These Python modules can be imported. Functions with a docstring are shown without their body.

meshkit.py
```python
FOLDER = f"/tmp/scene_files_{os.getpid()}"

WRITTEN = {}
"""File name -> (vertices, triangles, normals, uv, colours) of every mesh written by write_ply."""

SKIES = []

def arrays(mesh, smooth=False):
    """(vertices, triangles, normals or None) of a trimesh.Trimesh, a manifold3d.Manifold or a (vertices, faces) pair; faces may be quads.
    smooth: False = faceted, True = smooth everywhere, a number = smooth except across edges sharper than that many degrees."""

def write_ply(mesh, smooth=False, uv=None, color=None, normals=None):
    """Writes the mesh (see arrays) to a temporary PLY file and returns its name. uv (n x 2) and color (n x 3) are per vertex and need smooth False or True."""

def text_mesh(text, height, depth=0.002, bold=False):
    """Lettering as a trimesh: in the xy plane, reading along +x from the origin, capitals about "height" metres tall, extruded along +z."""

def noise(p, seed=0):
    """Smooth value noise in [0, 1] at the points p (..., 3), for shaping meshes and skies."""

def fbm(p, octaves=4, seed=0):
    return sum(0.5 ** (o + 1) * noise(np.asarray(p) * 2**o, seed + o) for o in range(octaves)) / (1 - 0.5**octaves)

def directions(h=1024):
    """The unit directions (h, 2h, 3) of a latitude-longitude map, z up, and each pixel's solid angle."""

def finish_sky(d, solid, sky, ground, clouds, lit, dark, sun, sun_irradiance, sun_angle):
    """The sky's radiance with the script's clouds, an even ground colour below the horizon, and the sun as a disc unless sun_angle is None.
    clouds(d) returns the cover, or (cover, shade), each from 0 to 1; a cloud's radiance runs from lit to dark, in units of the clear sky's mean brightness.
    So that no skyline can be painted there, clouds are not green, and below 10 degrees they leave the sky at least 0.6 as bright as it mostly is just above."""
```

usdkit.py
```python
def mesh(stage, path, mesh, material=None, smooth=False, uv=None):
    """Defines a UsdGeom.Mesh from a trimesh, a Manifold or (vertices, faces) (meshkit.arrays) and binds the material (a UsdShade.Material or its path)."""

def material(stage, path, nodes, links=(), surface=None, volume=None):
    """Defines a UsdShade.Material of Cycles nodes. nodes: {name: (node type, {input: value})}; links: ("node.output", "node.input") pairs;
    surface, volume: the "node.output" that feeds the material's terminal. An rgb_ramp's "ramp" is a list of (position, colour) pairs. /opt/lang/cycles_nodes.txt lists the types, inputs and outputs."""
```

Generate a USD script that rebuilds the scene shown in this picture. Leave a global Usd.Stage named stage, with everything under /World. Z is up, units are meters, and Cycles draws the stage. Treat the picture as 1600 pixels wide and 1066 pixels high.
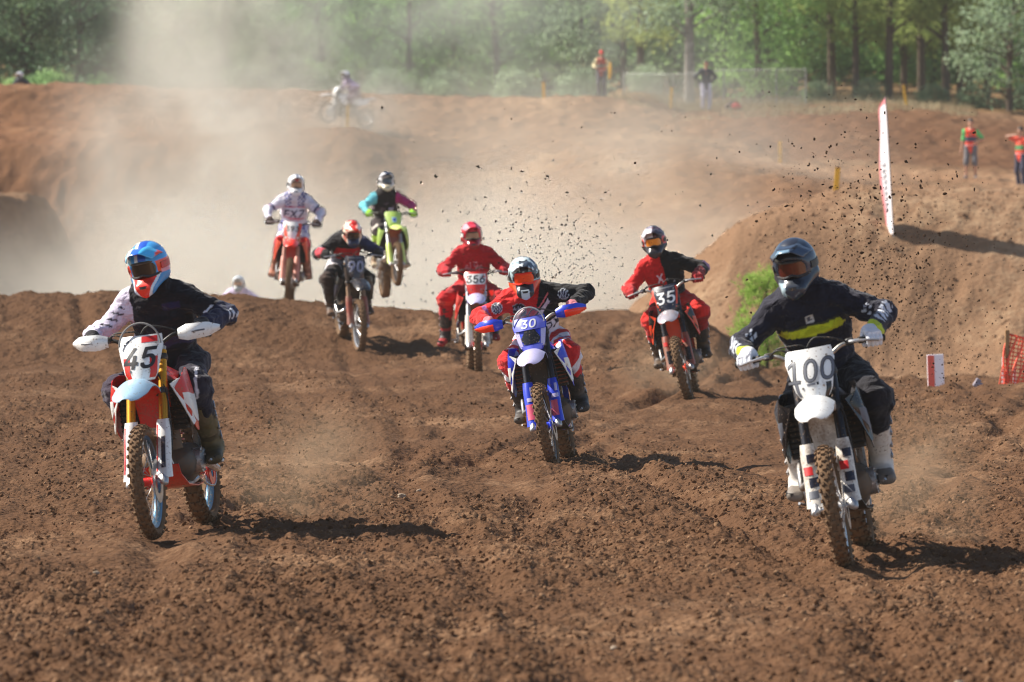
import math, random
import numpy as np, trimesh, manifold3d, shapely
import usdkit, meshkit
from scipy.interpolate import PchipInterpolator
from pxr import Usd, UsdGeom, UsdLux, UsdShade, Gf, Sdf, Vt

stage = Usd.Stage.CreateInMemory()
UsdGeom.Xform.Define(stage, '/World')
UsdGeom.Scope.Define(stage, '/World/Looks')
rng = np.random.default_rng(7)
random.seed(7)

# ---------------------------------------------------------------- camera, sky, sun, exposure
CAM_Z, FPX = 1.9, 200.0 / 36.0 * 1600.0          # a 200 mm telephoto 1.9 m above the track
cam = UsdGeom.Camera.Define(stage, '/World/camera')
cam.CreateHorizontalApertureAttr(36.0)
cam.CreateVerticalApertureAttr(24.0)
cam.CreateFocalLengthAttr(200.0)
cam.CreateVerticalApertureOffsetAttr(-(533 - 330) / 1600.0 * 36.0)
cam.CreateFStopAttr(5.6)
cam.CreateFocusDistanceAttr(40.0)
cam.CreateClippingRangeAttr(Gf.Vec2f(0.5, 5000))
cam.AddTranslateOp().Set((0, 0, CAM_Z))
cam.AddRotateXYZOp().Set((90, 0, 0))
cam.CreateExposureAttr(0.92)

SUN_EL = math.radians(43)
SUN_DIR = np.array([-0.968, 0.25, 0.0])
SUN_DIR = SUN_DIR / np.linalg.norm(SUN_DIR) * math.cos(SUN_EL)
SUN_DIR[2] = math.sin(SUN_EL)
sky_look = usdkit.material(stage, '/World/Looks/sky', {
    "s": ("sky_texture", {"sky_type": "single_scattering", "sun_disc": False, "sun_elevation": SUN_EL, "sun_rotation": math.atan2(SUN_DIR[0], SUN_DIR[1])}),
    "b": ("background_shader", {"strength": 0.06})}, [("s.color", "b.color")], surface="b.background")
dome = UsdLux.DomeLight.Define(stage, '/World/sky')
UsdShade.MaterialBindingAPI.Apply(dome.GetPrim()).Bind(sky_look)
sun = UsdLux.DistantLight.Define(stage, '/World/sun')
sun.CreateIntensityAttr(1.25)
sun.CreateAngleAttr(0.5)
sun.CreateNormalizeAttr(True)
sun.CreateColorAttr(Gf.Vec3f(1.0, 0.93, 0.82))
sun.AddTransformOp().Set(Gf.Matrix4d().SetRotate(Gf.Rotation(Gf.Vec3d(0, 0, 1), Gf.Vec3d(*map(float, SUN_DIR)))))

# ---------------------------------------------------------------- helpers: prims, materials
_used = {}


def numbered(parent, name):
    n = _used.get((parent, name), 0)
    _used[(parent, name)] = n + 1
    return f'{parent}/{name}' if n == 0 else f'{parent}/{name}_{n:03d}'


def tag(p, label=None, category=None, group=None, kind=None):
    p = p.GetPrim() if hasattr(p, 'GetPrim') else p
    for k, v in (('label', label), ('category', category), ('group', group), ('kind', kind)):
        if v:
            p.SetCustomDataByKey(k, v)
    return p


def thing(name, label, category, M=None, group=None):
    x = UsdGeom.Xform.Define(stage, numbered('/World', name))
    if M is not None:
        x.AddTransformOp().Set(Gf.Matrix4d(*np.asarray(M, float).T.ravel().tolist()))
    tag(x, label, category, group)
    return str(x.GetPath())


def empty(parent, name):
    x = UsdGeom.Xform.Define(stage, numbered(parent, name))
    return str(x.GetPath())


def part(parent, name, mesh, look, smooth=35, tint=None, label=None):
    path = numbered(parent, name)
    m = usdkit.mesh(stage, path, mesh, look, smooth=smooth)
    if tint is not None:
        UsdGeom.PrimvarsAPI(m).CreatePrimvar('tint', Sdf.ValueTypeNames.Color3fArray, 'vertex').Set(Vt.Vec3fArray.FromNumpy(np.asarray(tint, np.float32)))
    if label:
        tag(m, label)
    return path


def solo(name, mesh, look, label, category, group=None, smooth=35, kind=None):
    p = part('/World', name, mesh, look, smooth)
    tag(stage.GetPrimAtPath(p), label, category, group, kind)
    return p


DUST = (0.22, 0.145, 0.095)
_looks = {}


def look(name, rgb, rough=0.45, metal=0.0, dirt=0.25, coat=0.0, spec=0.5, scale=7.0, bump=0.0, dust=DUST):
    """A painted, plastic, rubber or metal surface with dried mud and dust on it in uneven patches."""
    if name in _looks:
        return _looks[name]
    nodes = {
        "g": ("geometry", {}),
        "n": ("noise_texture", {"scale": scale, "detail": 6, "roughness": 0.65}),
        "n2": ("noise_texture", {"scale": scale * 9, "detail": 3, "roughness": 0.6}),
        "a": ("math", {"math_type": "multiply_add", "value2": 0.45}),
        "r0": ("map_range", {"from_min": 0.98 - 0.75 * dirt, "from_max": 1.12 - 0.45 * dirt, "to_min": 0.12 * dirt, "to_max": min(1.0, 0.35 + dirt), "clamp": True}),
        "n3": ("noise_texture", {"scale": 70, "detail": 2, "roughness": 0.5}),
        "s3": ("map_range", {"from_min": .66 - .12 * dirt, "from_max": .72 - .12 * dirt, "to_min": 0, "to_max": .85 if dirt > .1 else 0, "clamp": True}),
        "r": ("math", {"math_type": "maximum"}),
        "m": ("mix_color", {"a": rgb, "b": dust}),
        "ro": ("map_range", {"from_min": 0, "from_max": 1, "to_min": rough, "to_max": 0.9, "clamp": True}),
        "p": ("principled_bsdf", {"metallic": metal, "specular_ior_level": spec, "coat_weight": coat, "coat_roughness": 0.12}),
    }
    links = [("g.position", "n.vector"), ("g.position", "n2.vector"), ("n2.fac", "a.value1"), ("n.fac", "a.value3"), ("a.value", "r0.value"), ("g.position", "n3.vector"), ("n3.fac", "s3.value"), ("r0.result", "r.value1"), ("s3.result", "r.value2"),
             ("r.value", "m.fac"), ("m.result", "p.base_color"), ("r.value", "ro.value"), ("ro.result", "p.roughness")]
    if bump:
        nodes["bp"] = ("bump", {"strength": 0.6, "distance": bump})
        links += [("a.value", "bp.height"), ("bp.normal", "p.normal")]
    _looks[name] = usdkit.material(stage, '/World/Looks/' + name, nodes, links, surface="p.BSDF")
    return _looks[name]


def cloth(name, dirt=0.2, rough=0.85, spec=0.2, coat=0.0, weave=260.0, wr=9.0, wd=0.05):
    """A surface with printed colours (primvar tint) under dust; fabric when rough, a painted shell when glossy."""
    if name in _looks:
        return _looks[name]
    nodes = {
        "g": ("geometry", {}), "t": ("attribute", {"attribute": "tint"}),
        "n": ("noise_texture", {"scale": 6.0, "detail": 6, "roughness": 0.62}),
        "w": ("noise_texture", {"scale": wr, "detail": 3, "roughness": 0.55, "distortion": 0.8}),
        "f": ("noise_texture", {"scale": weave, "detail": 1}),
        "r": ("map_range", {"from_min": 0.95 - 0.7 * dirt, "from_max": 1.15 - 0.45 * dirt, "to_min": 0.15 * dirt, "to_max": min(1.0, 0.3 + dirt), "clamp": True}),
        "m": ("mix_color", {"b": DUST}),
        "h": ("math", {"math_type": "multiply_add", "value2": 0.06}),
        "bp": ("bump", {"strength": 0.8 if rough > 0.6 else 0.0, "distance": wd}),
        "p": ("principled_bsdf", {"roughness": rough, "specular_ior_level": spec, "sheen_weight": 0.15 if rough > 0.6 else 0.0, "coat_weight": coat, "coat_roughness": 0.08}),
    }
    links = [("g.position", "n.vector"), ("g.position", "w.vector"), ("g.position", "f.vector"), ("n.fac", "r.value"), ("r.result", "m.fac"), ("t.color", "m.a"),
             ("m.result", "p.base_color"), ("f.fac", "h.value1"), ("w.fac", "h.value3"), ("h.value", "bp.height"), ("bp.normal", "p.normal")]
    _looks[name] = usdkit.material(stage, '/World/Looks/' + name, nodes, links, surface="p.BSDF")
    return _looks[name]


# ---------------------------------------------------------------- helpers: meshes
def cat(*ms):
    ms = [m for m in ms if m is not None]
    return trimesh.util.concatenate(ms) if len(ms) > 1 else ms[0]


def unit(v):
    v = np.asarray(v, float)
    return v / (np.linalg.norm(v) + 1e-12)


def rot(axis, deg, center=(0, 0, 0)):
    return trimesh.transformations.rotation_matrix(math.radians(deg), axis, center)


def tube(pts, r, sides=8, n=None):
    """A tube through the points (a smooth curve through them when n is given), with closed ends."""
    pts = np.asarray(pts, float)
    r = np.broadcast_to(np.asarray(r, float), (len(pts),)).copy()
    if n:
        s = np.r_[0, np.cumsum(np.linalg.norm(np.diff(pts, axis=0), axis=1))]
        q = np.linspace(0, s[-1], n)
        pts, r = PchipInterpolator(s, pts)(q), np.interp(q, s, r)
    t = np.gradient(pts, axis=0)
    t /= np.linalg.norm(t, axis=1, keepdims=True) + 1e-12
    a = np.cross(t[0], [0, 0, 1.0] if abs(t[0][2]) < 0.9 else [1.0, 0, 0])
    V = []
    for p, d, rr in zip(pts, t, r):
        a = unit(a - d * np.dot(a, d))
        b = np.cross(d, a)
        ang = np.arange(sides) * 2 * np.pi / sides
        V.append(p + rr * (np.cos(ang)[:, None] * a + np.sin(ang)[:, None] * b))
    k = len(pts)
    V = np.vstack(V + [pts[:1], pts[-1:]])
    F = []
    for i in range(k - 1):
        for j in range(sides):
            p, q = i * sides + j, i * sides + (j + 1) % sides
            F += [[p, q, q + sides], [p, q + sides, p + sides]]
    for j in range(sides):
        F += [[k * sides, (j + 1) % sides, j], [k * sides + 1, (k - 1) * sides + j, (k - 1) * sides + (j + 1) % sides]]
    return trimesh.Trimesh(V, F, process=False)


def sheet(P, th):
    """A curved plate: the grid of points P (n, m, 3) given a thickness th along its normals."""
    P = np.asarray(P, float)
    n, m = P.shape[:2]
    N = np.cross(np.gradient(P, axis=0), np.gradient(P, axis=1))
    N /= np.linalg.norm(N, axis=2, keepdims=True) + 1e-12
    V = np.vstack([(P + N * th / 2).reshape(-1, 3), (P - N * th / 2).reshape(-1, 3)])
    idx = np.arange(n * m).reshape(n, m)
    a, b, c, d = idx[:-1, :-1].ravel(), idx[1:, :-1].ravel(), idx[1:, 1:].ravel(), idx[:-1, 1:].ravel()
    o = n * m
    F = [np.c_[a, b, c], np.c_[a, c, d], np.c_[a + o, c + o, b + o], np.c_[a + o, d + o, c + o]]
    rim = np.r_[idx[0, :], idx[1:, -1], idx[-1, -2::-1], idx[-2:0:-1, 0]]
    nx = np.roll(rim, -1)
    F += [np.c_[rim, nx, nx + o], np.c_[rim, nx + o, rim + o]]
    return trimesh.Trimesh(V, np.vstack(F), process=False)


def hull(spheres, seg=12):
    """Rounded convex body: the hull of spheres (x, y, z, r)."""
    ms = [manifold3d.Manifold.sphere(s[3], seg).translate([float(x) for x in s[:3]]) for s in spheres]
    m = manifold3d.Manifold.batch_hull(ms).to_mesh()
    return trimesh.Trimesh(m.vert_properties[:, :3], m.tri_verts, process=False)


def rbox(c, size, r=0.01, R=None):
    x, y, z = [max(s / 2 - r, 1e-4) for s in size]
    m = hull([(a * x, b * y, d * z, r) for a in (-1, 1) for b in (-1, 1) for d in (-1, 1)], 8)
    if R is not None:
        m.apply_transform(R)
    m.apply_translation(c)
    return m


def box(c, size, R=None):
    m = trimesh.creation.box(size)
    if R is not None:
        m.apply_transform(R)
    m.apply_translation(c)
    return m


def cyl(a, b, r, sec=20):
    return trimesh.creation.cylinder(radius=r, segment=[a, b], sections=sec)


def ring_y(profile, c, sec=56):
    """The closed profile (radius, y) turned about an axle along y through c."""
    pr = np.asarray(profile, float)
    k = len(pr)
    ang = np.arange(sec) * 2 * np.pi / sec
    V = np.stack([np.cos(ang)[:, None] * pr[:, 0], np.broadcast_to(pr[:, 1], (sec, k)), np.sin(ang)[:, None] * pr[:, 0]], -1).reshape(-1, 3) + np.asarray(c)
    i, j = np.meshgrid(np.arange(sec), np.arange(k), indexing='ij')
    i2, j2 = (i + 1) % sec, (j + 1) % k
    q = np.stack([i * k + j, i2 * k + j, i2 * k + j2, i * k + j2], -1).reshape(-1, 4)
    m = trimesh.Trimesh(V, np.vstack([q[:, [0, 1, 2]], q[:, [0, 2, 3]]]), process=False)
    if m.volume < 0:
        m.invert()
    return m


# ---------------------------------------------------------------- helpers: soft bodies from distance fields
class Blob:
    """A distance field on a grid, into which limbs are blended one by one; mesh() turns it into one continuous surface."""

    def __init__(self, pts, h, pad=0.2):
        pts = np.asarray(pts, float).reshape(-1, 3)
        self.lo, self.h = pts.min(0) - pad, h
        n = np.ceil((pts.max(0) + pad - self.lo) / h).astype(int) + 1
        self.ax = [self.lo[i] + h * np.arange(n[i]) for i in range(3)]
        self.F = np.full(n, 9.0, np.float32)

    def _sub(self, lo, hi):
        sl = tuple(slice(max(0, int((lo[i] - self.lo[i]) / self.h)), max(0, int((hi[i] - self.lo[i]) / self.h) + 2)) for i in range(3))
        X, Y, Z = (self.ax[i][sl[i]].astype(np.float32) for i in range(3))
        return sl, (X[:, None, None], Y[None, :, None], Z[None, None, :])

    def _add(self, sl, d, k, cut=False):
        f = self.F[sl]
        if cut:
            d = -d
            hh = np.clip(0.5 - 0.5 * (f - d) / k, 0, 1)
            self.F[sl] = f * (1 - hh) + d * hh + k * hh * (1 - hh)
        else:
            hh = np.clip(0.5 + 0.5 * (f - d) / k, 0, 1)
            self.F[sl] = f * (1 - hh) + d * hh - k * hh * (1 - hh)

    def cone(self, a, b, ra, rb, k=0.03, cut=False):
        a, b = np.asarray(a, float), np.asarray(b, float)
        m = max(ra, rb) + k + 3 * self.h
        sl, (X, Y, Z) = self._sub(np.minimum(a, b) - m, np.maximum(a, b) + m)
        if 0 in self.F[sl].shape:
            return self
        ab = b - a
        L2 = float(ab @ ab) + 1e-12
        t = np.clip(((X - a[0]) * ab[0] + (Y - a[1]) * ab[1] + (Z - a[2]) * ab[2]) / L2, 0, 1)
        d = np.sqrt((X - a[0] - t * ab[0]) ** 2 + (Y - a[1] - t * ab[1]) ** 2 + (Z - a[2] - t * ab[2]) ** 2) - (ra + (rb - ra) * t)
        self._add(sl, d.astype(np.float32), k, cut)
        return self

    def ell(self, c, r, R=np.eye(3), k=0.03, cut=False):
        c, r = np.asarray(c, float), np.asarray(r, float)
        m = r.max() + k + 3 * self.h
        sl, (X, Y, Z) = self._sub(c - m, c + m)
        if 0 in self.F[sl].shape:
            return self
        x, y, z = X - c[0], Y - c[1], Z - c[2]
        q = [(x * R[0, i] + y * R[1, i] + z * R[2, i]) for i in range(3)]
        k0 = np.sqrt(sum((q[i] / r[i]) ** 2 for i in range(3)))
        k1 = np.sqrt(sum((q[i] / r[i] ** 2) ** 2 for i in range(3))) + 1e-9
        self._add(sl, (k0 * (k0 - 1) / k1).astype(np.float32), k, cut)
        return self

    def mesh(self):
        F, S = self.F, self.F < 0
        sh = np.array(F.shape) - 1
        c = np.zeros(sh, np.int8)
        offs = [(a, b, d) for a in (0, 1) for b in (0, 1) for d in (0, 1)]
        for a, b, d in offs:
            c += S[a:a + sh[0], b:b + sh[1], d:d + sh[2]]
        act = (c > 0) & (c < 8)
        ii = np.argwhere(act)
        ids = np.full(sh, -1, np.int64)
        ids[act] = np.arange(len(ii))
        vals = np.stack([F[ii[:, 0] + a, ii[:, 1] + b, ii[:, 2] + d] for a, b, d in offs], 1)
        acc, cnt = np.zeros((len(ii), 3)), np.zeros(len(ii))
        for p in range(8):
            for q in range(p + 1, 8):
                dv = np.array(offs[q]) - np.array(offs[p])
                if np.abs(dv).sum() != 1:
                    continue
                va, vb = vals[:, p], vals[:, q]
                m = (va < 0) != (vb < 0)
                t = np.where(m, va / np.where(m, va - vb, 1), 0)
                acc[m] += np.array(offs[p]) + t[m, None] * dv
                cnt += m
        V = self.lo + self.h * (ii + acc / cnt[:, None])
        out = []
        for ax in range(3):
            u, w = (ax + 1) % 3, (ax + 2) % 3
            A = [slice(None)] * 3
            B = [slice(None)] * 3
            A[ax], B[ax] = slice(0, -1), slice(1, None)
            m = S[tuple(A)] != S[tuple(B)]
            e = np.argwhere(m)
            e = e[(e[:, u] > 0) & (e[:, w] > 0) & (e[:, u] < sh[u]) & (e[:, w] < sh[w])]
            inside = S[tuple(e.T)]
            qs = []
            for du, dw in ((-1, -1), (0, -1), (0, 0), (-1, 0)):
                g = e.copy()
                g[:, u] += du
                g[:, w] += dw
                qs.append(ids[tuple(g.T)])
            q = np.stack(qs, 1)
            q[~inside] = q[~inside][:, ::-1]
            out.append(q)
        q = np.vstack(out)
        q = q[(q >= 0).all(1)]
        F3 = np.vstack([q[:, [0, 1, 2]], q[:, [0, 2, 3]]])
        return trimesh.Trimesh(V, F3, process=False)


def normals(m):
    v, f = np.asarray(m.vertices), np.asarray(m.faces)
    fn = np.cross(v[f[:, 1]] - v[f[:, 0]], v[f[:, 2]] - v[f[:, 0]])
    n = np.zeros_like(v)
    for k in range(3):
        np.add.at(n, f[:, k], fn)
    return n / (np.linalg.norm(n, axis=1, keepdims=True) + 1e-12)


def wrinkle(m, amp, scale, seed):
    v = np.asarray(m.vertices)
    w = meshkit.fbm(v * np.array([scale, scale, scale * 0.55]) + 31.7, 3, seed) - 0.5
    ridge = 0.5 - np.abs(meshkit.noise(v * np.array([scale * 0.8, scale * 0.8, scale * 1.7]) + 5.1, seed + 9) - 0.5) * 2
    return trimesh.Trimesh(v + normals(m) * (amp * (w * 1.6 + ridge * 0.8))[:, None], m.faces, process=False)


_glyphs = {}


def print_mask(text, height, x, y, slant=0.0, bold=True):
    """True where the lettering, capitals "height" tall and centred on 0, 0, covers the points x, y."""
    key = (text, bold)
    if key not in _glyphs:
        m = meshkit.text_mesh(text, 1.0, 0.1, bold=bold)
        up = m.face_normals[:, 2] > 0.5
        _glyphs[key] = shapely.union_all([shapely.Polygon(t[:, :2]) for t in m.triangles[up]])
        shapely.prepare(_glyphs[key])
    g = _glyphs[key]
    x0, y0, x1, y1 = g.bounds
    yy = y / height + (y0 + y1) / 2
    xx = x / height + (x0 + x1) / 2 - slant * (yy - (y0 + y1) / 2)
    return shapely.contains_xy(g, xx, yy)


def lettering(text, height, depth=0.002, bold=True, slant=0.0, squeeze=1.0, fine=None):
    m = meshkit.text_mesh(text, height, depth, bold=bold)
    lo, hi = m.bounds
    m.apply_translation(-(lo + hi) / 2)
    v = np.array(m.vertices)
    v[:, 0] = v[:, 0] * squeeze + slant * v[:, 1]
    m = trimesh.Trimesh(v, m.faces, process=False)
    if fine:
        vv, ff = trimesh.remesh.subdivide_to_size(m.vertices, m.faces, fine)
        m = trimesh.Trimesh(vv, ff, process=False)
    return m

# ---------------------------------------------------------------- the ground: the track up to its crest, the valley behind it, mound, banks and the forest floor
def z_of(Y, D):
    return CAM_Z + (330.0 - Y) / FPX * D


def sstep(x, a, b):
    t = np.clip((x - a) / (b - a), 0, 1)
    return t * t * (3 - 2 * t)


_cx = np.array([-2400, -600, 0, 330, 450, 600, 900, 1060, 1105, 1150, 1200, 1300, 1700, 2600, 4000])
_cz = np.array([.74, .74, .74, .73, .60, .55, .51, .48, .32, -.06, -.42, -.55, -.55, -.5, -.5])
_crest = PchipInterpolator(_cx, _cz)

# background profiles: for each column (picture x of its line of sight) a list of (distance, height)
_cols = {
    -2600: [(94, -1.2), (150, -1.1), (166, -.9), (173, 3.6), (181, 4.6), (186, 6.0), (205, 5.9), (240, 7.8)],
    -200: [(94, -1.2), (150, -1.1), (164, -.9), (172, 3.8), (181, 4.7), (186, 6.05), (188, 5.95), (193, 4.85), (199, 5.5), (206, 5.9), (240, 7.8)],
    150: [(94, -1.2), (150, -1.1), (165, -.9), (173, 4.0), (181, 4.75), (187, 6.05), (189, 5.95), (194, 4.95), (200, 5.5), (207, 5.9), (240, 7.8)],
    330: [(94, -1.2), (148, -1.1), (164, -.8), (174, 4.1), (183, 4.7), (189, 5.95), (207, 5.8), (240, 7.8)],
    540: [(94, -1.2), (145, -1.1), (160, -.4), (174, 4.35), (184, 4.75), (191, 5.85), (208, 5.8), (240, 7.8)],
    640: [(94, -1.1), (140, -1.0), (158, -.4), (176, 3.9), (185, 4.7), (192, 5.75), (210, 5.8), (240, 7.8)],
    760: [(94, -1.1), (130, -.9), (155, .2), (178, 3.7), (186, 4.6), (194, 5.75), (210, 5.8), (240, 7.8)],
    900: [(94, -1.1), (118, -.8), (145, .9), (170, 3.2), (184, 4.5), (194, 5.75), (212, 5.8), (240, 7.8)],
    1000: [(92, -1.1), (101, -.9), (106, .22), (110, .15), (120, -.2), (148, 1.6), (172, 3.7), (186, 4.6), (194, 5.55), (240, 7.6)],
    1080: [(88, -1.1), (100, -1.0), (106, .92), (110, .85), (122, .4), (146, 1.9), (172, 3.75), (186, 4.4), (195, 5.15), (240, 7.4)],
    1160: [(86, -1.0), (99, -1.0), (106, 1.65), (110, 1.70), (122, 1.2), (148, 2.3), (172, 3.6), (184, 4.2), (195, 5.25), (240, 7.4)],
    1240: [(85, -1.0), (99, -1.0), (106.5, 1.98), (110, 2.05), (126, 1.6), (150, 2.6), (170, 3.2), (178, 3.5), (194, 5.25), (240, 7.4)],
    1340: [(85, -1.0), (99, -1.0), (107, 2.22), (110.5, 2.36), (130, 1.8), (160, 2.7), (172, 3.05), (178, 3.5), (194, 5.35), (240, 7.4)],
    1450: [(85, -1.0), (99, -1.0), (107, 2.15), (111, 2.32), (132, 1.7), (160, 2.6), (170, 2.95), (177, 3.3), (193, 5.2), (240, 7.3)],
    1600: [(85, -1.0), (98, -1.0), (107, 2.12), (111, 2.32), (132, 1.6), (160, 2.5), (169, 2.75), (176, 3.1), (190, 4.7), (240, 7.2)],
    2000: [(85, -1.0), (98, -1.0), (107, 2.0), (111, 2.2), (132, 1.6), (160, 2.4), (169, 2.7), (176, 3.0), (190, 4.5), (240, 7.2)],
    4200: [(85, -1.0), (98, -1.0), (107, 2.0), (111, 2.2), (132, 1.6), (160, 2.4), (169, 2.7), (176, 3.0), (190, 4.5), (240, 7.2)],
}
_dg = np.linspace(80, 260, 361)
_tab = []
for _k in sorted(_cols):
    _p = np.array([(78, _cols[_k][0][1])] + _cols[_k] + [(400, 15.0), (1500, 40.0)], float)
    _tab.append(PchipInterpolator(_p[:, 0], _p[:, 1])(_dg))
_far = PchipInterpolator(np.array(sorted(_cols), float), np.array(_tab), axis=0)
_cg = np.linspace(-2600, 4200, 1361)
_fart = _far(_cg)                                   # (columns, distances)


def far_z(X, D):
    i = np.clip((X + 2600) / 5.0, 0, len(_cg) - 1.001)
    j = np.clip((D - 80) / .5, 0, len(_dg) - 1.001)
    a, b = i.astype(int), j.astype(int)
    u, v = i - a, j - b
    return (_fart[a, b] * (1 - u) * (1 - v) + _fart[a + 1, b] * u * (1 - v) + _fart[a, b + 1] * (1 - u) * v + _fart[a + 1, b + 1] * u * v) + np.clip(D - 260, 0, None) * .001


def base_z(x, y):
    """The smooth ground height."""
    x, y = np.asarray(x, float), np.maximum(np.asarray(y, float), 1e-3)
    X = 800 + x / np.maximum(y, 20) * FPX
    c = _crest(np.clip(X, -2400, 4000))
    start = np.interp(X, [1120, 1200], [69.5, 60.5])
    end = np.interp(X, [1120, 1200], [78.0, 68.5])
    near = c * sstep(y, start, end) - np.clip(c, 0, None) * .45 * sstep(y, 79.0, 84.5)
    p = np.stack([x * .35, y * .18, 0 * x], -1)
    near = near + (meshkit.fbm(p, 3, 4) - .5) * .09 - .10 * np.exp(-((y - 46) / 6) ** 2 - ((x - .5) / 3) ** 2)
    w = sstep(y, 83.5, 92)
    far = far_z(np.clip(X, -2600, 4199), y)
    jag = .7 * (meshkit.noise(np.stack([0 * x, y * .45, 0 * x + 5], -1), 77) - .5)
    far = far + 3.4 * sstep(-x + jag, 11.2, 12.7) * sstep(y, 112, 124) * (1 - sstep(y, 150, 162)) * (1 - sstep(-x, 22, 30))
    return near * (1 - w) + far * w


def ruts(x, y):
    """Long soft wheel tracks that run with the race and drift sideways."""
    s = x + .055 * y + .9 * (meshkit.noise(np.stack([x * .12, y * .05, 0 * x], -1), 21) - .5)
    a = meshkit.noise(np.stack([s * 2.1, y * .05, 0 * x + 3], -1), 22)
    return (np.abs(a - .5) * 2 - .5) * .055


GROOVES = [(-2.0, -.155, 34.9), (2.0, -.13, 32.0), (.38, -.088, 46.0), (1.78, -.07, 59.0), (-1.78, .18, 73.5), (-.4, .05, 68)]
GROOVES += [(xx, kk, 18.0) for xx, kk in ((-2.9, .03), (-2.2, -.05), (-1.3, .06), (-.5, -.035), (.5, .05), (1.2, -.06), (1.9, .04), (2.8, -.05), (-3.6, .09), (3.7, -.02), (.1, .10), (-1.9, .11))]


def grooves(x, y):
    """Wheel tracks: narrow grooves with pushed-up edges, the first few just behind the bikes' rear wheels."""
    z = 0 * x
    for i, (x0, k, y0) in enumerate(GROOVES):
        line = x0 - k * (y - y0) + .35 * (meshkit.noise(np.stack([y * .10, 0 * y + i * 7.1, 0 * y], -1), 90) - .5) * sstep(y, y0 + 1, y0 + 14)
        d = np.abs(x - line)
        m = d < .6
        a = (.25 + .9 * meshkit.noise(np.stack([y[m] * .5, 0 * y[m] + i * 3.3, 0 * y[m]], -1), 91)) * sstep(y[m], y0 - .2, y0 + .5) * (1.0 if i < 6 else .62)
        z[m] += a * (-.042 * np.exp(-(d[m] / .085) ** 2) + .022 * np.exp(-((d[m] - .19) / .075) ** 2))
    return z


def near_detail(x, y):
    n1 = meshkit.fbm(np.stack([x * 3.1, y * 1.5, 0 * x], -1), 3, 31) - .5
    n2 = meshkit.noise(np.stack([x * 14, y * 8, 0 * x], -1), 41)
    n3 = meshkit.noise(np.stack([x * 31, y * 19, 0 * x], -1), 43)
    patch = np.clip(2.6 * meshkit.fbm(np.stack([x * .8 + .05 * y, y * .22, 0 * x + 7], -1), 3, 47) - .45, .25, 1.25)
    return ruts(x, y) + grooves(x, y) + n1 * .10 + (.25 + .75 * patch) * ((n2 - .5) * .034 + np.abs(n3 - .5) * .036)


def far_detail(x, y, slope):
    p = np.stack([x * .28, y * .28, 0 * x], -1)
    n = (meshkit.fbm(p, 5, 51) - .5) * .9 * (.30 + np.clip(slope, 0, .9))
    gul = meshkit.noise(np.stack([x * 1.5 + 2 * meshkit.noise(p * 2, 52), y * .9, 0 * x], -1), 53)
    gul2 = meshkit.noise(np.stack([x * 4.2, y * 2.2, 0 * x], -1), 54)
    return n - (np.abs(gul - .5) * .55 + np.abs(gul2 - .5) * .30) * np.clip(slope - .28, 0, .6) + (meshkit.fbm(np.stack([x * 2.6, y * 1.6, 0 * x], -1), 3, 55) - .5) * .22


def grid_mesh(X, Y, Z):
    n, m = X.shape
    idx = np.arange(n * m).reshape(n, m)
    a, b, c, d = idx[:-1, :-1].ravel(), idx[:-1, 1:].ravel(), idx[1:, 1:].ravel(), idx[1:, :-1].ravel()
    return trimesh.Trimesh(np.stack([X, Y, Z], -1).reshape(-1, 3), np.vstack([np.c_[a, b, c], np.c_[a, c, d]]), process=False)


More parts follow.
